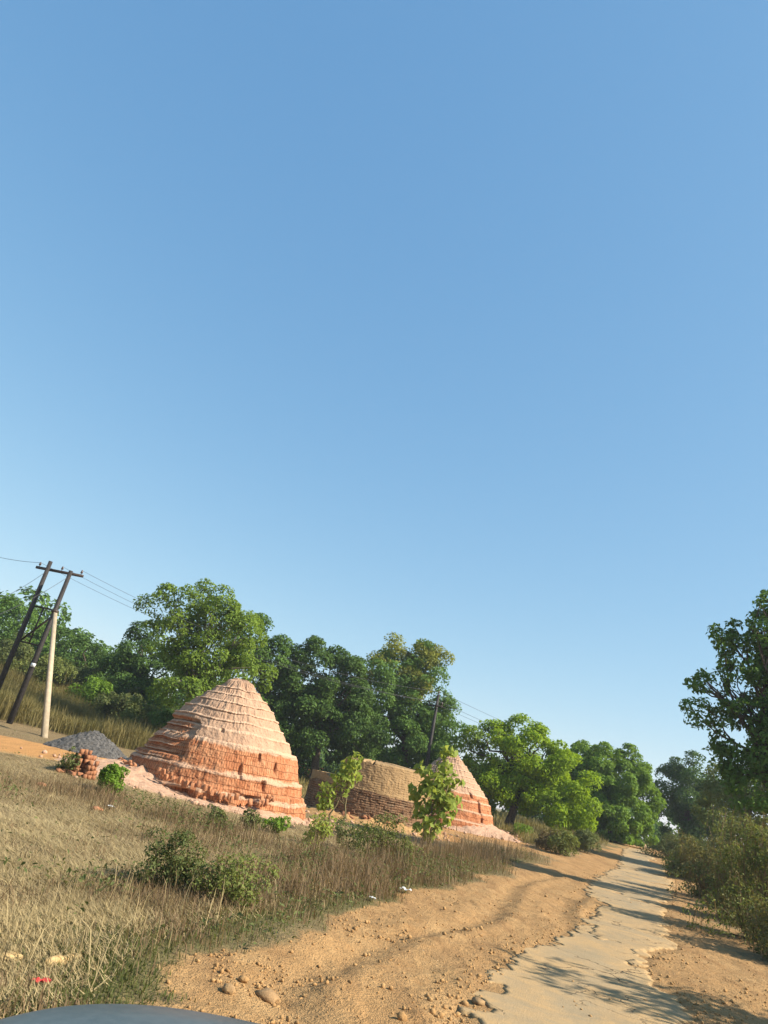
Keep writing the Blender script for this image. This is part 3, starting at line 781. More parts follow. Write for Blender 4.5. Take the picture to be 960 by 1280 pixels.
# big roadside tree at the right edge
tree('tree', 27.5, (985, 1095), [(946, 835, 38, 44), (985, 800, 45, 60), (985, 880, 55, 60), (925, 845, 32, 24), (890, 890, 26, 11), (945, 915, 46, 34), (905, 918, 22, 22), (985, 745, 22, 20), (938, 795, 26, 18), (960, 950, 36, 24), (885, 940, 18, 12), (1030, 850, 50, 70), (957, 765, 12, 24), (870, 888, 15, 9), (888, 850, 18, 15), (900, 800, 14, 14), (950, 985, 44, 30), (925, 965, 28, 20), (945, 935, 34, 26), (965, 880, 30, 40), (985, 930, 40, 40), (875, 855, 12, 12), (1000, 990, 50, 40)],
     'tall spreading tree with open branches leaning over the right side of the road', 'lf_mid', 111, 11500, .21, .36, .24, group=G3, nlimb=60, twigs=3, core=.2, fork=.22, width=.5, droop=.5, fill=.5)
tree('tree', 46, (930, 1060), [(925, 985, 30, 26), (955, 990, 34, 40), (905, 1010, 28, 24), (985, 1000, 40, 50)], 'pale olive tree behind the tall roadside tree', 'lf_olive', 112, 9000, .22, .6, .15, group=G3)
# thin feathery tree outside the right edge whose shade lies across the near road
def feathery():
    r = np.random.default_rng(77)
    b = np.array([9.5, 7.4]); z0 = float(ht(*b))
    root = empty('tree', (b[0], b[1], z0 - .05), 'thin feathery tree just outside the right edge, shading the near road', 'tree', G3)
    mb = MB(); tp = limb((0, 0, 0), (.1, .2, 2.4), r, 0, 6, .03); mb.tube(tp, np.linspace(.11, .07, 6), 8)
    Ps = []
    for k in range(34):
        az = r.uniform(0, 2 * math.pi); L = r.uniform(.9, 2.3)
        e = tp[-1] + np.array([math.cos(az) * L * .85, math.sin(az) * L * .55, r.uniform(.0, 2.3)])
        pp = limb(tp[-1 if k % 3 else -2], e, r, .1, 7, .06); mb.tube(pp, np.linspace(.035, .006, 7), 5)
        for _ in range(60):
            t = r.uniform(.45, 1.05); q = pp[min(6, int(t * 6))] + r.normal(0, .13, 3); Ps.append(q)
    mb.build('trunk', M['bark'], root, True)
    P = np.array(Ps); v, f = leaf_quads(P, np.tile([[0, 0, 1.0]], (len(P), 1)), .22, .3, droop=.6, r=r)
    make_mesh('crown', v, f, M['lf_mid'], root)
feathery()

# ---- shrubs
def shrub(name, c, w, h, label, mat, seed, nleaf, leaf=.07, clump=.2, cat='shrub', group=None, nst=14, stem='stem', depth=1.0, twig=0, twigmat='lf_dry', width=.5, low=.12, droop=0, spread=1.0):
    r = np.random.default_rng(seed); c = np.asarray(c, float)
    z0 = float(ht(*c)) - .03
    root = empty(name, (c[0], c[1], z0), label, cat, group)
    ne = 5
    ells = [(r.uniform(-.45, .45) * w, r.uniform(-.45, .45) * w * depth, h * r.uniform(.35, .68), w * r.uniform(.38, .6), w * depth * r.uniform(.38, .6), h * r.uniform(.28, .36)) for _ in range(ne)]
    if spread > 1: ells += [(r.uniform(-.7, .7) * w, r.uniform(-.6, .6) * w, h * .16, w * .55, w * .55, h * .2) for _ in range(5)]
    P, N, cent = crown_points(ells, nleaf, clump, r, .3)
    P[:, 2] = np.abs(P[:, 2]) + .02
    sp_ = 1 + (spread - 1) * np.clip(1 - P[:, 2] / (h * .6), 0, 1); P[:, :2] *= sp_[:, None]
    if spread > 1: P[:, 2] *= 1 + .30 * fbm(P[:, 0] * 1.6 + seed, P[:, 1] * 1.6, o=3, s=seed)
    v, f = leaf_quads(P, N, leaf, width, r=r, droop=droop)
    make_mesh('foliage', v, f, M[mat], root)
    mb = MB()
    for k in range(nst):
        e = cent[r.integers(len(cent))]
        b = np.array([e[0] * .35 + r.normal(0, .05) * w, e[1] * .35 + r.normal(0, .05) * w, 0])
        mb.tube(limb(b, e * np.array([1, 1, 1.05]), r, .06, 5, .05), np.linspace(.006 + .006 * h, .003, 5), 4, False)
    mb.build('stem', M[stem], root)
    if twig:
        pk = P[r.integers(0, len(P), twig)]; L = r.uniform(.15, .45, twig) * h
        vb, fb = blades(pk[:, :2] * .95, L, .0032 + .0008 * h, .4, r, zf=lambda x, y: np.maximum(0, pk[:, 2] - L * .55))
        kind(make_mesh('dry_stalks', vb, fb, M[twigmat], root), 'stuff')
    return root

def blades(XY, H, w, bend, r, zf=ht, dirs=None):
    n = len(XY); az = r.uniform(0, 2 * math.pi, n) if dirs is None else dirs
    d = np.stack([np.cos(az), np.sin(az), 0 * az], -1)
    sa = az + math.pi / 2 + r.normal(0, .6, n); sd = np.stack([np.cos(sa), np.sin(sa), 0 * sa], -1)
    b = np.concatenate([XY, np.asarray(zf(XY[:, 0], XY[:, 1]))[:, None]], 1)
    Hc = np.asarray(H)[:, None]; bd = (np.abs(r.normal(0, 1, n)) * bend)[:, None]
    W = (w * r.uniform(.6, 1.5, n))[:, None]
    up = np.array([[0, 0, 1.0]])
    m = b + up * Hc * .58 + d * Hc * bd * .3
    t = b + up * Hc * np.maximum(.25, 1 - .35 * bd) + d * Hc * bd
    v = np.stack([b - sd * W, b + sd * W, m - sd * W * .8, m + sd * W * .8, t], 1).reshape(-1, 3)
    q = np.arange(n)[:, None] * 5
    return v, np.concatenate([q + np.array([[0, 1, 3]]), q + np.array([[0, 3, 2]]), q + np.array([[2, 3, 4]])])

GH = 'bushes along the right roadside'
hb = [(958, 1150, 20.0, 1.25, 2.75, 'lf_olive', 'large scrubby olive bush with dry stalks nearest on the right roadside'),
      (1010, 1190, 17.2, 1.3, 2.0, 'lf_dryolive', 'brownish bush cut off by the right edge, in front of the large scrubby one'),
      (918, 1128, 24.0, 1.0, 1.75, 'lf_dryolive', 'low dull bush just behind the large scrubby olive one'),
      (888, 1098, 31.5, 1.3, 2.2, 'lf_dryolive', 'rounded yellowish bush on the right roadside, third along toward the crest'),
      (872, 1080, 41.0, 1.4, 1.9, 'lf_olive', 'olive bush on the right roadside, last but one before the crest'),
      (857, 1066, 52.0, 1.6, 2.0, 'lf_weed', 'farthest low bush on the right roadside by the crest'),
      (945, 1085, 30.0, 1.6, 3.2, 'lf_weed', 'tall green bush under the spreading roadside tree'),
      (918, 1066, 41.0, 1.8, 3.3, 'lf_olive', 'leafy bush under the pale olive tree')]
for k, (px, py, D, w, h, m, lab) in enumerate(hb):
    q = ray(px, py); kk = D / math.hypot(q[0], q[1])
    shrub('roadside_bush', (q[0] * kk, q[1] * kk), w, h, lab, m, 300 + k, int(12500 if D < 28 else 7000), .07 if D < 28 else .11, .20 if D < 28 else .32, 'bush', GH, 90, 'stem', 1.0, 600, 'drygrass', low=.0, spread=1.35)

# young trees / saplings in front of the kilns
def sapling(c, H, stems, ells, label, mat, seed, nleaf, leaf):
    r = np.random.default_rng(seed); c = np.asarray(c, float); z0 = float(ht(*c)) - .03
    root = empty('sapling', (c[0], c[1], z0), label, 'sapling', 'saplings in front of the kilns')
    mb = MB(); tips = []
    for (bx, tx, th_) in stems:
        p = limb((bx, r.normal(0, .05), 0), (tx, r.normal(0, .08), th_), r, 0, 7, .05)
        mb.tube(p, np.linspace(.032, .012, 7), 7); tips.append(p)
    P, N, cent = crown_points(ells, nleaf, .17, r, .2)
    for q in cent[::2]:
        p = tips[r.integers(len(tips))]; s = p[r.integers(3, 7)]
        mb.tube(limb(s, q, r, .05, 5, .06), np.linspace(.010, .004, 5), 4, False)
    mb.build('trunk', M['stem'], root, True)
    v, f = leaf_quads(P, N * np.array([1, 1, .6]) + np.array([0, -.35, 0]), leaf, .62, .12, .9, r)
    make_mesh('crown', v, f, M[mat], root)
p1 = polar(1.35, 20.5); p2 = polar(7.45, 22.0)
sapling(p1, 2.6, [(-.26, .0, 1.5), (.12, .08, 1.65)], [(.04, 0, 1.65, .32, .28, .32), (.06, 0, 2.0, .20, .2, .24), (-.06, 0, 1.32, .32, .26, .22), (-.36, 0, 1.2, .18, .16, .16), (-.50, 0, .85, .12, .12, .16)],
        'young two-stemmed sapling with bright leaves, in front of the gap between the kilns', 'lf_sap', 401, 430, .145)
sapling(p2, 3.3, [(.1, .3, 2.55), (.0, .05, 2.1), (.14, .5, 1.95)], [(.42, 0, 2.45, .32, .3, .34), (.02, 0, 2.05, .5, .35, .33), (.42, 0, 1.9, .5, .35, .35), (.15, 0, 1.45, .55, .35, .35), (.2, 0, 1.0, .52, .35, .35), (.62, 0, 1.5, .36, .3, .3), (.1, 0, .65, .34, .3, .25), (-.25, 0, 1.6, .25, .25, .3)],
        'taller leafy sapling with large drooping pale green leaves, in front of the farthest kiln', 'lf_sap', 402, 620, .23)

# small plants
SP = [(136, 996, 18.8, .36, .72, 'lf_fresh', 2600, .075, 'round bright green bush at the left foot of the large kiln'),
      (76, 985, 20.8, .30, .62, 'lf_weed', 500, .08, 'small thin leafy plant beside the broken brick stump'),
      (200, 1128, 9.2, .40, .58, 'lf_weed', 1900, .042, 'dense dark green weed clump in the dry field, nearest the camera'),
      (232, 1130, 9.0, .38, .5, 'lf_weed', 1200, .04, 'dark green weed clump right against the densest one in the field'),
      (285, 1135, 8.9, .42, .55, 'lf_olive', 1400, .042, 'thin olive weed right of the two dark weed clumps'),
      (268, 1046, 16.6, .30, .42, 'lf_weed', 700, .07, 'low green weed in the brown grass below the middle of the large kiln'),
      (340, 1042, 18.2, .34, .42, 'lf_fresh', 700, .075, 'low green weed below the right foot of the large kiln'),
      (312, 1044, 17.5, .30, .40, 'lf_weed', 500, .07, 'pale low weed between two green weeds below the kiln'),
      (388, 1078, 17.3, .32, .80, 'lf_sap', 500, .085, 'upright leafy shoot left of the two-stemmed sapling'),
      (470, 1075, 17.0, .60, 1.0, 'lf_olive', 1700, .055, 'sparse olive shrub between the two saplings'),
      (500, 1085, 17.0, .5, .8, 'lf_olive', 1200, .055, 'sparse low shrub at the foot of the taller sapling, on its left'),
      (430, 1072, 18.0, .4, .6, 'lf_weed', 800, .06, 'small weed at the foot of the two-stemmed sapling'),
      (703, 1066, 38, .8, 1.15, 'lf_olive', 1800, .11, 'yellow green clump of tall weeds left of the road, before the lime green tree'),
      (735, 1062, 43, .9, 1.2, 'lf_weed', 1800, .12, 'green clump of tall weeds beside the road, below the dense rounded tree'),
      (682, 1064, 39, .7, .9, 'lf_dry', 1200, .11, 'dry brown weed clump left of the yellow green one'),
      (650, 1052, 44, .5, .5, 'lf_fresh', 600, .1, 'small green weed near the bare trunk of the lime tree')]
for k, (px, py, D, w, h, m, nl, lf, lab) in enumerate(SP):
    q = ray(px, py); kk = D / math.hypot(q[0], q[1])
    shrub('weed_clump' if k not in (0, 9, 10) else 'small_bush', (q[0] * kk, q[1] * kk), w, h, lab, m, 500 + k, nl, lf, .13 if D < 25 else .3, 'weed' if k not in (0, 9, 10) else 'bush', None, 16, twig=(60 if k and D < 25 and k != 11 else 0), twigmat='drygrass')
# shrubs in front of the far-left trees
BS = [(45, 872, 54, 1.9, 2.8, 'lf_olive', 'olive bush behind the H-shaped pole, at its left'), (112, 868, 52, 1.6, 2.6, 'lf_fresh', 'bright green bush in the tall grass right of the pale strut'),
      (88, 862, 57, 1.8, 3.0, 'lf_weed', 'dull green bush behind the bright one, near the low dark tree'), (150, 880, 50, 1.8, 2.8, 'lf_weed', 'grey green bush at the foot of the dark tree'),
      (185, 900, 47, 1.7, 2.4, 'lf_olive', 'olive bush in the tall grass nearest the large kiln'), (5, 862, 55, 2.0, 3.0, 'lf_weed', 'green bush at the left photo edge under the round-headed tree'), (215, 905, 45, 1.6, 2.6, 'lf_mid', 'dark bush at the foot of the airy tree')]
for k, (px, py, D, w, h, m, lab) in enumerate(BS):
    q = ray(px, py); kk = D / math.hypot(q[0], q[1])
    shrub('bush', (q[0] * kk, q[1] * kk), w, h, lab, m, 600 + k, 4200, .17, .45, 'bush', 'bushes below the left trees', 14, twig=120, twigmat='tallgrass')

# ------------------------------------------------------------------ grasses (nobody could count them)
def scatter(n, x0, x1, y0, y1, dens, r):
    x = r.uniform(x0, x1, n); y = r.uniform(y0, y1, n)
    k = r.random(n) < dens(x, y)
    return np.stack([x[k], y[k]], -1)
def polar_scatter(n, a0, a1, d0, d1, dens, r, pw=1.0):
    az = np.radians(r.uniform(a0, a1, n)); D = d0 * (d1 / d0) ** r.random(n)
    x = D * np.sin(az); y = D * np.cos(az)
    k = r.random(n) < dens(x, y)
    return np.stack([x[k], y[k]], -1)
r = np.random.default_rng(42)
cov = lambda x, y: np.clip(1.15 - 1.6 * bare(x, y), 0, 1)
leftside = lambda x, y: (x < x_left(y) + .35)
# line of the brushy strip between field and kilns
STR = np.array([at(*p) for p in [(-20, 985), (60, 990), (150, 1010), (230, 1035), (300, 1060), (400, 1095), (500, 1105), (590, 1085), (650, 1072)]])
def strip_d(x, y):
    d = np.full(np.shape(x), 1e9)
    for i in range(len(STR) - 1):
        a = STR[i]; b = STR[i + 1] - a
        t = np.clip(((x - a[0]) * b[0] + (y - a[1]) * b[1]) / (b @ b), 0, 1)
        d = np.minimum(d, np.hypot(x - a[0] - t * b[0], y - a[1] - t * b[1]))
    return d
# lying straw stubble
XY = polar_scatter(230000, -32, 8, 4.6, 26, lambda x, y: cov(x, y) * leftside(x, y) * S((x_left(y) - x - .2) / 1.2) * (.45 + .55 * (fbm(x * .8, y * .8, o=3, s=60) > -.1)), r)
v, f = blades(XY, r.uniform(.02, .06, len(XY)), .0040, 1.0, r)
n_ = len(XY); az = r.normal(2.9, .9, n_)
L = r.uniform(.07, .30, n_) * np.clip(np.hypot(XY[:, 0], XY[:, 1]) / 10, .5, 1.4); dx = np.cos(az) * L; dy = np.sin(az) * L
vv = v.reshape(-1, 5, 3); dz = r.uniform(-.01, .055, n_)
vv[:, 2:4, 0] += dx[:, None] * .5; vv[:, 2:4, 1] += dy[:, None] * .5; vv[:, 4, 0] += dx; vv[:, 4, 1] += dy; vv[:, 4, 2] += dz
kind(make_mesh('straw_stubble', vv.reshape(-1, 3), f, M['straw']), 'stuff')
# upright dry grass
XY = polar_scatter(150000, -32, 17, 4.6, 34, lambda x, y: cov(x, y) * leftside(x, y) * (.04 + .16 * (fbm(x * .7, y * .7, o=3, s=61) > .15) + .9 * np.exp(-(strip_d(x, y) / 1.5) ** 2) + .7 * np.exp(-((x - x_left(y) + 1.3) / .9) ** 2) * S((y - 6) / 3)), r)
st = np.exp(-(strip_d(XY[:, 0], XY[:, 1]) / 1.6) ** 2)
vg = np.exp(-((XY[:, 0] - x_left(XY[:, 1]) + 1.3) / .8) ** 2) * S((XY[:, 1] - 8) / 3)
hh = r.uniform(.03, .10, len(XY)) + (st * S((11 - XY[:, 0] * -1.5) / 9) + vg) * r.uniform(0, .27, len(XY)) + st * r.uniform(0, .12, len(XY))
hh = hh * (.35 + 1.5 * S(fbm(XY[:, 0] * 1.1, XY[:, 1] * 1.1, o=3, s=71) + .5))
v, f = blades(XY, hh, .0036, .7, r)
kind(make_mesh('dry_grass', v, f, M['drygrass']), 'stuff')
# tall straw stalks standing over the rest
XY = polar_scatter(9000, -32, 16, 5.5, 30, lambda x, y: cov(x, y) * leftside(x, y) * (.015 + np.exp(-(strip_d(x, y) / 1.6) ** 2) + .35 * np.exp(-((x - x_left(y) + 1.2) / 1) ** 2)), r)
v, f = blades(XY, r.uniform(.15, .5, len(XY)), .0026, .5, r)
kind(make_mesh('straw_stalks', v, f, M['straw']), 'stuff')
# weeds leafing through the brushy strip
XY = polar_scatter(130000, -30, 17, 7, 34, lambda x, y: cov(x, y) * leftside(x, y) * (.6 * np.exp(-(strip_d(x, y) / 1.2) ** 2) + .4 * np.exp(-((x - x_left(y) + 1.3) / .9) ** 2) + .015) * (fbm(x * .9, y * .9, o=3, s=63) > -.05), r)
P = np.concatenate([XY, (ht(XY[:, 0], XY[:, 1]) + r.uniform(.02, .36, len(XY)) * (.4 + .6 * np.exp(-(strip_d(XY[:, 0], XY[:, 1]) / 1.3) ** 2)))[:, None]], 1)
v, f = leaf_quads(P, np.tile([[0, 0, 1.0]], (len(P), 1)), .055, .5, r=r)
kind(make_mesh('weed_cover', v, f, M['lf_weed']), 'stuff')
# green grass at the verge
XY = polar_scatter(110000, -32, 17, 4.6, 34, lambda x, y: cov(x, y) * leftside(x, y) * np.clip(.9 * np.exp(-((x - x_left(y) + .5) / .55) ** 2) + .55 * np.exp(-((np.hypot(x, y) - 5.2) / 1.1) ** 2) * (fbm(x * 1.3, y * 1.3, o=3, s=76) > -.1) + .10 * (fbm(x, y, o=3, s=64) > .15), 0, 1), r)
v, f = blades(XY, r.uniform(.015, .075, len(XY)), .0032, .8, r)
kind(make_mesh('green_grass', v, f, M['greengrass']), 'stuff')
# right verge
XY = polar_scatter(60000, 25, 60, 8, 50, lambda x, y: S((x - x_right(y) + .3) / .8), r)
v, f = blades(XY, r.uniform(.05, .30, len(XY)) * (.5 + 2.2 * S((XY[:, 0] - x_right(XY[:, 1]) - .2) / 1.2) * S(fbm(XY[:, 0] * .8, XY[:, 1] * .8, o=3, s=75) + .6)), .0055, .7, r)
kind(make_mesh('verge_grass', v, f, M['vergegrass']), 'stuff')
# tall yellow grass in front of the left trees, and grass under the far trees
XY = polar_scatter(230000, -34, -9, 36, 60, lambda x, y: S((np.hypot(x, y) - 39 - 3 * fbm(x * .2, y * .2, o=2, s=66)) / 3) * .9, r)
v, f = blades(XY, r.uniform(.35, 1.35, len(XY)) * (.6 + .7 * S(fbm(XY[:, 0] * .5, XY[:, 1] * .5, o=3, s=73) + .5)), .011, .6, r)
kind(make_mesh('tall_grass', v, f, M['tallgrass']), 'stuff')
XY = polar_scatter(90000, -10, 24, 36, 75, lambda x, y: cov(x, y) * (.25 + .75 * (fbm(x * .25, y * .25, o=3, s=67) > .02)) * (x < x_left(y) - .5), r)
v, f = blades(XY, r.uniform(.08, .55, len(XY)), .013, .5, r)
kind(make_mesh('meadow_grass', v, f, M['tallgrass']), 'stuff')

# ------------------------------------------------------------------ clods, rubble, stones
def rock_shape(r, sub=1):
    import bmesh
    bm = bmesh.new(); bmesh.ops.create_icosphere(bm, subdivisions=sub, radius=1)
    v = np.array([q.co[:] for q in bm.verts]); f = np.array([[q.index for q in p.verts] for p in bm.faces]); bm.free()
    v = v * r.uniform(.62, 1.18, (len(v), 1)) * r.uniform(.6, 1.3, 3) if sub == 1 else v * (1 + .55 * fbm(v[:, 0] * 1.7 + r.random() * 50, v[:, 1] * 1.7, v[:, 2] * 1.7, 4, 5)[:, None]) * r.uniform(.7, 1.25, 3)
    return v, f
def rocks(XY, size, r, sink=.25):
    V = []; Fc = []; n = 0
    protos = [rock_shape(r) for _ in range(12)]
    z = ht(XY[:, 0], XY[:, 1])
    for (x, y), zz, s in zip(XY, z, size):
        v, f = protos[r.integers(12)]
        w = (v * np.array([1, 1, .75])) @ rotz(r.uniform(0, 6.28)).T * s
        V.append(w + np.array([x, y, zz + s * (.6 - sink)])); Fc.append(f + n); n += len(v)
    return np.concatenate(V), np.concatenate(Fc)
edge_d = lambda x, y: np.minimum(poly_dist(x, y, ASP1), poly_dist(x, y, ASP2))
isasp = lambda x, y: in_poly(x, y, ASP1) | in_poly(x, y, ASP2)
XY = polar_scatter(30000, -12, 34, 5, 34, lambda x, y: (bare(x, y) > .5) * np.where(isasp(x, y), .05, .07 + .85 * np.exp(-(edge_d(x, y) / .35) ** 2) + .45 * (fbm(x, y, o=3, s=70) > .25)), r)
sz = .007 + .020 * r.random(len(XY)) ** 3 + .022 * (r.random(len(XY)) < .02)
v, f = rocks(XY, sz, r)
kind(make_mesh('loose_clods', v, f, M['clod']), 'stuff')
# crumbs of brick around the kilns
def near_kilns(x, y):
    d = np.minimum(np.minimum(np.hypot(x - K1[0], y - K1[1]) - K1R, np.hypot(x - K2[0], y - K2[1]) - K2R), np.hypot(x - K3[0], y - K3[1]) - K3R)
    return np.exp(-(d / 1.3) ** 2) * (d > .25)
XY = scatter(9000, -9, 12, 18, 46, near_kilns, r)
v, f = rocks(XY, .03 + .06 * r.random(len(XY)) ** 2, r, .1)
kind(make_mesh('brick_crumbs', v, f, M['rubble']), 'stuff')

def stone(name, px, py, s, label, mat, cat, seed, flat=.6, stretch=1.3):
    r = np.random.default_rng(seed); c = at(px, py)
    v, f = rock_shape(r, 2); v = v * np.array([stretch, 1, flat]) @ rotz(r.uniform(0, 3)).T * s
    o = make_mesh(name, v, f, M[mat]); o.location = (c[0], c[1], float(ht(*c)) + s * flat * .35)
    return tag(o, label, cat)
stone('stone', 66, 1218, .062, 'pale yellow flat stone in the green grass at bottom left', 'yellowstone', 'stone', 1, .6, 1.5)
stone('stone', 86, 1212, .045, 'smaller pale stone touching the flat yellow one at bottom left', 'yellowstone', 'stone', 12, .6, 1.5)
stone('stone', 6, 1210, .055, 'tan stone at the left photo edge in the grass', 'yellowstone', 'stone', 13, .6, 1.4)
stone('stone', 334, 1240, .075, 'brown stone lying on the near dirt, largest on it', 'stone', 'stone', 2, .8, 1.1)
stone('stone', 284, 1244, .045, 'small brown stone on the dirt left of the largest one', 'stone', 'stone', 14, .8, 1.1)
stone('stone', 598, 1254, .06, 'dark broken lump at the left tip of the near asphalt patch', 'stone', 'stone', 15, .7, 1.2)
stone('brick_fragment', 119, 1016, .10, 'orange brick fragment in the stubble below the round green bush', 'brick', 'brick piece', 3, .6, 1.5)
stone('brick_fragment', 50, 985, .09, 'pale orange brick fragment at the edge of the sandy yard, far left', 'brick', 'brick piece', 4, .6, 1.5)
def litter(px, py, s, label, mat, seed):
    r = np.random.default_rng(seed); c = at(px, py); n = 9
    g_ = np.linspace(-.5, .5, n); X_, Y_ = np.meshgrid(g_, g_)
    Z_ = .35 * fbm(X_ * 3 + seed, Y_ * 3, o=3, s=seed) + .15
    vv = np.stack([X_ * 1.3 + .15 * Z_, Y_, Z_], -1).reshape(-1, 3) * s
    vv2 = vv - np.array([0, 0, .03 * s])
    q = (np.arange(n - 1)[:, None] * n + np.arange(n - 1)[None]); f = np.stack([q, q + 1, q + n + 1, q + n], -1).reshape(-1, 4)
    o = make_mesh('litter', np.concatenate([vv, vv2]), np.concatenate([f, f[:, ::-1] + n * n]), M[mat])
    o.location = (c[0], c[1], float(ht(*c)) + .03 + s * .1); o.rotation_euler = (0, 0, r.uniform(0, 3))
    return tag(o, label, 'litter')
litter(506, 1120, .13, 'crumpled white plastic scrap in the verge grass beyond the dirt track', 'whitelitter', 5)
litter(464, 1132, .09, 'smaller dull white scrap in the verge, left of the crumpled plastic', 'whitelitter', 6)
litter(45, 1246, .075, 'red wrapper in the grass at the bottom left corner', 'redlitter', 8)
litter(136, 1014, .13, 'tiny white scrap beside the orange brick fragment', 'whitelitter', 9)

# ------------------------------------------------------------------ power line
def beam_between(mb, a, b, w, d=None):
    a = np.asarray(a, float); b = np.asarray(b, float); t = b - a; L = np.linalg.norm(t); t /= L
    ref = np.array([0, 0, 1.0]) if abs(t[2]) < .9 else np.array([1.0, 0, 0])
    s = np.cross(t, ref); s /= np.linalg.norm(s); u = np.cross(s, t)
    mb.box((a + b) / 2, (w, L, d or w), np.stack([s, t, u], 1))
def hpole():
    pr = polar(-22.25, 40.0); pl = polar(-23.75, 40.9)
    z0 = float(h0(*pr)) - .1
    root = empty('h_frame_power_pole', (pr[0], pr[1], z0), 'dark H-shaped twin power pole with crossarm and bracing at far left', 'power pole')
    top_r = at_dist(89, 714, 40)[2] - z0; top_l = top_r + .28
    o2 = np.array([pl[0] - pr[0], pl[1] - pr[1], 0])
    dn = -.4
    for off, top in ((np.zeros(3), top_r), (o2, top_l)):
        mb = MB(); mb.tube([off + [0, 0, dn], off + [.0, 0, top * .5], off + [0, 0, top]], [.145, .125, .10], 12); mb.build('leg', M['pole'], root, True)
    ax = o2 / np.linalg.norm(o2)
    mid = o2 / 2 + np.array([0, 0, top_r - .12])
    yv = np.array([ax[1], -ax[0], 0]) * .17
    mb = MB(); beam_between(mb, mid - ax * 1.35 + yv, mid + ax * 1.55 + yv, .10, .13); arm = mb.build('crossarm', M['steel'], root)
    ins = []
    for k in (-1.2, .0, 1.4):
        q = mid + ax * k + yv
        mb = MB(); mb.tube([q + [0, 0, .06], q + [0, 0, .12], q + [0, 0, .14], q + [0, 0, .22], q + [0, 0, .27], q + [0, 0, .30]], [.015, .015, .06, .05, .045, .02], 9); mb.build('insulator', M['ceramic'], root, True)
        ins.append(q + [0, 0, .27])
    h1 = at_dist(66, 762, 40)[2] - z0; h2 = at_dist(46, 806, 40)[2] - z0
    yb = yv * .8
    mb = MB()
    for hgt in (h1, h2): beam_between(mb, np.array([0, 0, hgt]) + yb, o2 + [0, 0, hgt] + yb, .07)
    beam_between(mb, np.array([0, 0, h1 - .08]) + yb * 1.5, o2 + [0, 0, h2 + .08] + yb * 1.5, .07)
    beam_between(mb, o2 * .55 + [0, 0, h1] + yb * .5, o2 * .55 + [0, 0, h2] + yb * .5, .06)
    mb.build('bracing', M['steel'], root)
    hs = at_dist(40, 831, 40)[2] - z0
    mb = MB(); toC = -pr / np.linalg.norm(pr)
    beam_between(mb, np.array([toC[0] * .15 - .10, toC[1] * .15, hs]), np.array([toC[0] * .15 + .12, toC[1] * .15, hs]), .02, .17); mb.build('number_plate', M['white'], root)
    # propping strut
    sb = polar(-19.75, 35.6); zb = float(h0(*sb)) - .2
    s = empty('pole_strut', (sb[0], sb[1], zb), 'pale concrete strut propped slantwise against the dark H-shaped pole', 'pole strut')
    tp = np.array([pr[0] - sb[0], pr[1] - sb[1], z0 + h1 - zb - .05]); tp[:2] *= .965; tp[0] += .2
    mb = MB(); beam_between(mb, (0, 0, 0), tp, .24, .19)
    # taper: shrink the far end
    ob = mb.build('shaft', M['concrete'], s)
    for q in ob.data.vertices:
        if q.co.z > tp[2] * .5: 
            q.co = type(q.co)(tp) + (q.co - type(q.co)(tp)) * .68
    mb = MB(); mb.tube([tp + [0, 0, -.1], tp + [0, 0, .04]], [.17, .17], 10); mb.build('collar', M['steel'], s)
    base = np.array([pr[0], pr[1], z0])
    root.rotation_euler = (0, .042, 0); c_, s_ = math.cos(.042), math.sin(.042)
    ins = [np.array([q[0] * c_ + q[2] * s_, q[1], -q[0] * s_ + q[2] * c_]) for q in ins]
    return [base + q for q in ins], base, o2
INS, HB, HO = hpole()
def pole2():
    c = polar(6.95, 48.5); z0 = float(h0(*c)) - .2
    top = at_dist(548, 868, 48.5)[2]
    root = empty('power_pole', (c[0], c[1], z0), 'single thin dark power pole behind the flat-topped kiln', 'power pole')
    mb = MB(); mb.tube([(0, 0, 0), (0, 0, (top - z0) / 2), (0, 0, top - z0)], [.13, .11, .085], 10); mb.build('shaft', M['pole'], root, True)
    d = np.array([math.cos(rad(-40)), math.sin(rad(-40)), 0]); ins = []
    mb = MB(); beam_between(mb, d * -.55 + [0, 0, top - z0 - .75] + np.array([-.1, -.12, 0]), d * .55 + [0, 0, top - z0 - .75] + np.array([-.1, -.12, 0]), .07, .09); mb.build('crossarm', M['steel'], root)
    for k, zt in ((-.48, -.68), (.48, -.68), (0, .02)):
        q = d * k + np.array([0, 0, top - z0 + zt]) + (np.array([-.1, -.12, 0]) if k else np.zeros(3))
        mb = MB(); mb.tube([q, q + [0, 0, .07], q + [0, 0, .16], q + [0, 0, .2]], [.015, .05, .05, .02], 8); mb.build('insulator', M['ceramic'], root, True)
        ins.append(q + [c[0], c[1], z0 + .17])
    return ins
P2 = pole2()
def pole3():
    c = polar(27.5, 95); z0 = float(h0(*c)) - .2; top = 7.6
    root = empty('power_pole', (c[0], c[1], z0), 'far power pole hidden among the trees past the crest, where the wires run to', 'power pole')
    mb = MB(); mb.tube([(0, 0, 0), (0, 0, top - z0)], [.13, .09], 8); mb.build('shaft', M['pole'], root, True)
    mb = MB(); mb.box((0, .12, top - z0 - .6), (1.2, .08, .09)); mb.build('crossarm', M['steel'], root)
    return [np.array([c[0] + k, c[1] + (.12 if k else 0), top - (.5 if k else 0)]) for k in (-.5, .5, 0)]
P3 = pole3()
def wire(a, b, sag, label, rr=.008, group='overhead power wires'):
    t = np.linspace(0, 1, 40)[:, None]; p = a + (b - a) * t; p[:, 2] -= (sag * 4 * t * (1 - t))[:, 0]
    mb = MB(); mb.tube(p, rr, 5, False); o = mb.build('power_wire', M['wire'])
    return tag(o, label, 'wire', group)
nm = ['lowest', 'middle', 'upper']
wl = [at_dist(-60, 676, 46), at_dist(-60, 790, 36), at_dist(-60, 772, 34)]
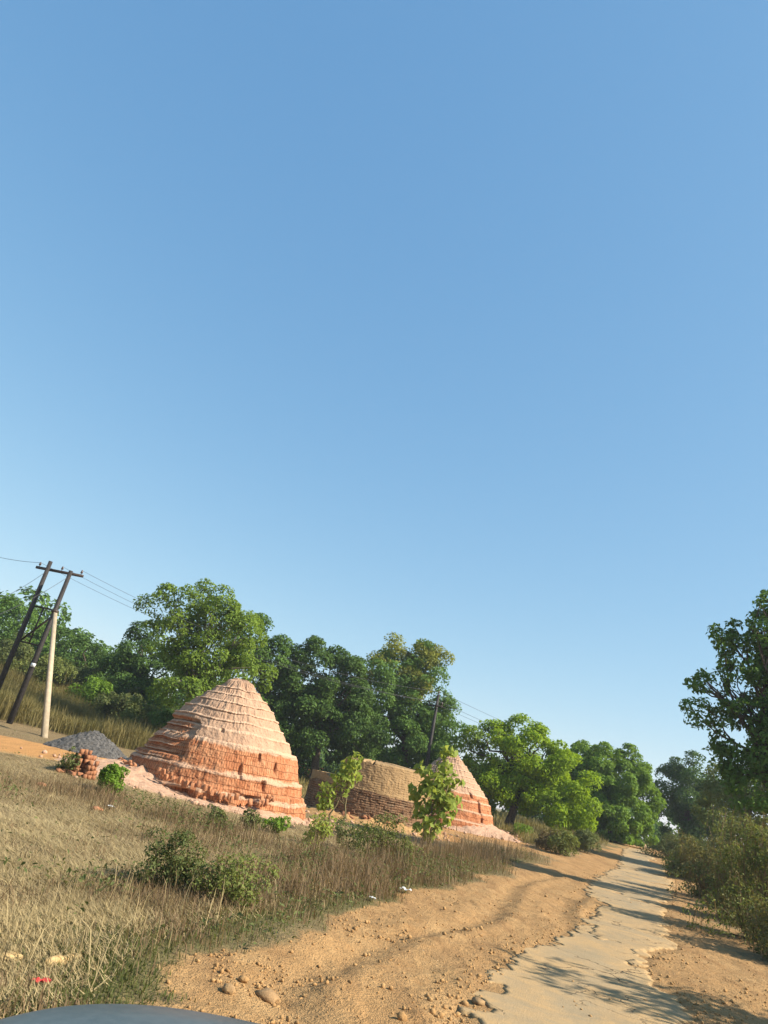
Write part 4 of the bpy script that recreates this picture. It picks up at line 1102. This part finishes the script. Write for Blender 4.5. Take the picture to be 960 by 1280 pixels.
for k in range(3):
    wire(INS[2 - k] if k < 2 else INS[0], np.array(P2[k]), 1.0, ['thin wire from the near end of the H-pole crossarm to the single pole', 'thin wire from the middle of the H-pole crossarm to the single pole', 'thin wire from the far end of the H-pole crossarm to the tip of that pole'][k])
    wire(np.array(P2[k]), P3[k], .9, ['faint wire running right from the single pole, left insulator, to the far trees', 'faint wire running right from the single pole, right insulator, to the far trees', 'faint wire running right from the tip of the single pole to the far trees'][k], .010)
wire(INS[2], wl[0], .25, 'wire leaving the H-pole at upper left toward the photo edge', .011)
wire(HB + [.3, 0, INS[0][2] - HB[2] - .45], wl[1], .3, 'wire dropping leftward from the right leg of the H-pole', .011)
wire(HB + HO + [.3, 0, INS[0][2] - HB[2] - .35], wl[2], .3, 'wire dropping leftward from the left leg of the H-pole', .011)

# ------------------------------------------------------------------ far wood closing the horizon
def far_wood(name, a0, a1, D, h, seed, n, mat):
    r = np.random.default_rng(seed); ells = []
    for az in np.arange(a0, a1, 2.0):
        d = D * r.uniform(.92, 1.15); p = polar(az + r.uniform(-.6, .6), d); hh = h * r.uniform(.7, 1.15); z = float(h0(*p))
        ells.append((p[0], p[1], z + hh * .5, hh * .55, hh * .55, hh * .5))
    P, N, _ = crown_points(ells, n, 1.3, r, .5)
    v, f = leaf_quads(P, N, .55, .6, r=r)
    kind(make_mesh(name, v, f, M[mat]), 'stuff')
far_wood('distant_wood', -48, -8, 92, 8.5, 801, 30000, 'lf_mid')
far_wood('far_thicket', 16, 52, 105, 7.5, 802, 26000, 'lf_mid')
far_wood('distant_thicket', -10, 18, 84, 7.0, 803, 20000, 'lf_dark')

# ------------------------------------------------------------------ the car the picture is taken from: only its bonnet shows
def car():
    hd = rad(-8.0); s0, f0, hw, fl, n = .20, .60, .965, 1.20, 5.0
    root = empty('car', (0, 0, 0), 'dark blue grey car whose bonnet edge shows at the bottom left', 'car')
    root.rotation_euler = (0, 0, hd)
    th = np.linspace(0, math.pi, 90)
    ks = np.concatenate([np.linspace(.02, .9, 14), np.linspace(.92, 1.0, 9)])
    rows = []
    for k in ks:
        q = np.sign(np.cos(th)) * np.abs(np.cos(th)) ** (2 / n); w = np.abs(np.sin(th)) ** (2 / n)
        z = 1.144 - .02 * k ** 2 - .085 * np.clip((k - .86) / .14, 0, 1) ** 2.2
        rows.append(np.stack([s0 + hw * k * q, f0 + fl * k * w, np.full(len(th), z)], -1))
    m = len(th)
    V = np.concatenate(rows); q = np.arange(len(ks) - 1)[:, None] * m + np.arange(m - 1)[None]
    make_mesh('bonnet', V, np.stack([q, q + m, q + m + 1, q + 1], -1).reshape(-1, 4), M['paint'], root, True)
    # front and wings below the bonnet line
    rim = rows[-1]; rows2 = []
    for z, k in ((1.035, .999), (.97, 1.012), (.80, 1.03), (.62, 1.04), (.45, 1.03), (.32, .99)):
        c = rim.copy(); c[:, 0] = s0 + (c[:, 0] - s0) * k; c[:, 1] = f0 + (c[:, 1] - f0) * k; c[:, 2] = z; rows2.append(c)
    V = np.concatenate(rows2); q = np.arange(5)[:, None] * m + np.arange(m - 1)[None]
    make_mesh('front_body', V, np.stack([q, q + 1, q + m + 1, q + m], -1).reshape(-1, 4), M['paint'], root, True)
    mb = MB()
    for k in range(5): mb.box((s0, f0 + fl * 1.045, .52 + k * .045), (.9, .03, .018))
    mb.box((s0, f0 + fl * 1.038, .61), (1.0, .02, .26)); mb.build('grille', M['black'], root)
    for sx in (-1, 1):
        mb = MB(); mb.tube([(s0 + sx * .64, f0 + fl * .96, .80), (s0 + sx * .64, f0 + fl * 1.045, .80), (s0 + sx * .64, f0 + fl * 1.06, .80)], [.13, .12, .06], 20); mb.build('headlight', M['glass'], root, True)
        wc = np.array([s0 + sx * .84, f0 + .45, .33])
        mb = MB(); mb.tube([wc + [-.11, 0, 0], wc + [-.09, 0, 0], wc + [.09, 0, 0], wc + [.11, 0, 0]], [.27, .33, .33, .27], 28)
        w = mb.build('wheel', M['black'], root)
        mb = MB(); mb.tube([wc + [sx * .10, 0, 0], wc + [sx * .125, 0, 0]], [.21, .17], 20); mb.build('rim', M['rim'], w)
car()

# ------------------------------------------------------------------ faint haze over the place, added also to lift shadows like windscreen veil
mb = MB(); mb.box((100, 420, 13), (1640, 1200, 36))
hz = NT('veil_haze')
pv = hz.n('ShaderNodeVolumePrincipled', {'Color': (.86, .92, 1, 1), 'Density': .0005, 'Anisotropy': .2})
hz.t.links.new(pv.outputs[0], hz.out.inputs['Volume'])
kind(mb.build('haze', hz.m), 'stuff')

# ------------------------------------------------------------------ light, sky, camera
sd = bpy.data.lights.new('sun', 'SUN'); sd.energy = 4.0; sd.angle = rad(.6); sd.color = (1.0, .92, .78)
so = bpy.data.objects.new('sun', sd); C.objects.link(so)
from mathutils import Vector, Matrix
sdir = Vector((math.sin(rad(SUN_AZ)) * math.cos(rad(SUN_EL)), math.cos(rad(SUN_AZ)) * math.cos(rad(SUN_EL)), math.sin(rad(SUN_EL))))
so.rotation_euler = sdir.to_track_quat('Z', 'Y').to_euler(); so.location = (30, -20, 40)
w = bpy.data.worlds.new('World'); bpy.context.scene.world = w; w.use_nodes = True
nt = w.node_tree; nt.nodes.clear()
sky = nt.nodes.new('ShaderNodeTexSky'); sky.sky_type = 'NISHITA'; sky.sun_disc = False
sky.sun_elevation = rad(SUN_EL); sky.sun_rotation = rad(SUN_AZ); sky.altitude = 300; sky.air_density = 1.0; sky.dust_density = .35; sky.ozone_density = 5.5
bg = nt.nodes.new('ShaderNodeBackground'); bg.inputs[1].default_value = .119
ow = nt.nodes.new('ShaderNodeOutputWorld')
sp_ = nt.nodes.new('ShaderNodeSeparateColor'); cb_ = nt.nodes.new('ShaderNodeCombineColor'); nt.links.new(sky.outputs[0], sp_.inputs[0])
for i_, (pw_, mu_) in enumerate(((.84, .84), (.58, 1.13), (.38, 1.54))):   # grade of the sky's own colour
    a_ = nt.nodes.new('ShaderNodeMath'); a_.operation = 'POWER'; a_.inputs[1].default_value = pw_
    b_ = nt.nodes.new('ShaderNodeMath'); b_.operation = 'MULTIPLY'; b_.inputs[1].default_value = mu_
    nt.links.new(sp_.outputs[i_], a_.inputs[0]); nt.links.new(a_.outputs[0], b_.inputs[0]); nt.links.new(b_.outputs[0], cb_.inputs[i_])
nt.links.new(cb_.outputs[0], bg.inputs[0]); nt.links.new(bg.outputs[0], ow.inputs[0])

cam = bpy.data.cameras.new('camera'); co = bpy.data.objects.new('camera', cam); C.objects.link(co)
cam.sensor_fit = 'VERTICAL'; cam.sensor_height = 24; cam.lens = 24 * F_PX / 1280
cam.clip_start = .05; cam.clip_end = 4000
fw = Vector((0, math.cos(PITCH), math.sin(PITCH))); rt = Vector((1, 0, 0)); up = Vector((0, -math.sin(PITCH), math.cos(PITCH)))
cx_ = rt * math.cos(ROLL) + up * math.sin(ROLL); cy_ = rt * -math.sin(ROLL) + up * math.cos(ROLL)
co.matrix_world = Matrix(((cx_[0], cy_[0], -fw[0], 0), (cx_[1], cy_[1], -fw[1], 0), (cx_[2], cy_[2], -fw[2], EYE), (0, 0, 0, 1)))
sc = bpy.context.scene; sc.camera = co
sc.view_settings.view_transform = 'Standard'; sc.view_settings.look = 'None'; sc.view_settings.gamma = 1
sc.view_settings.exposure = 1.36
sc.cycles.max_bounces = 6; sc.cycles.transparent_max_bounces = 4
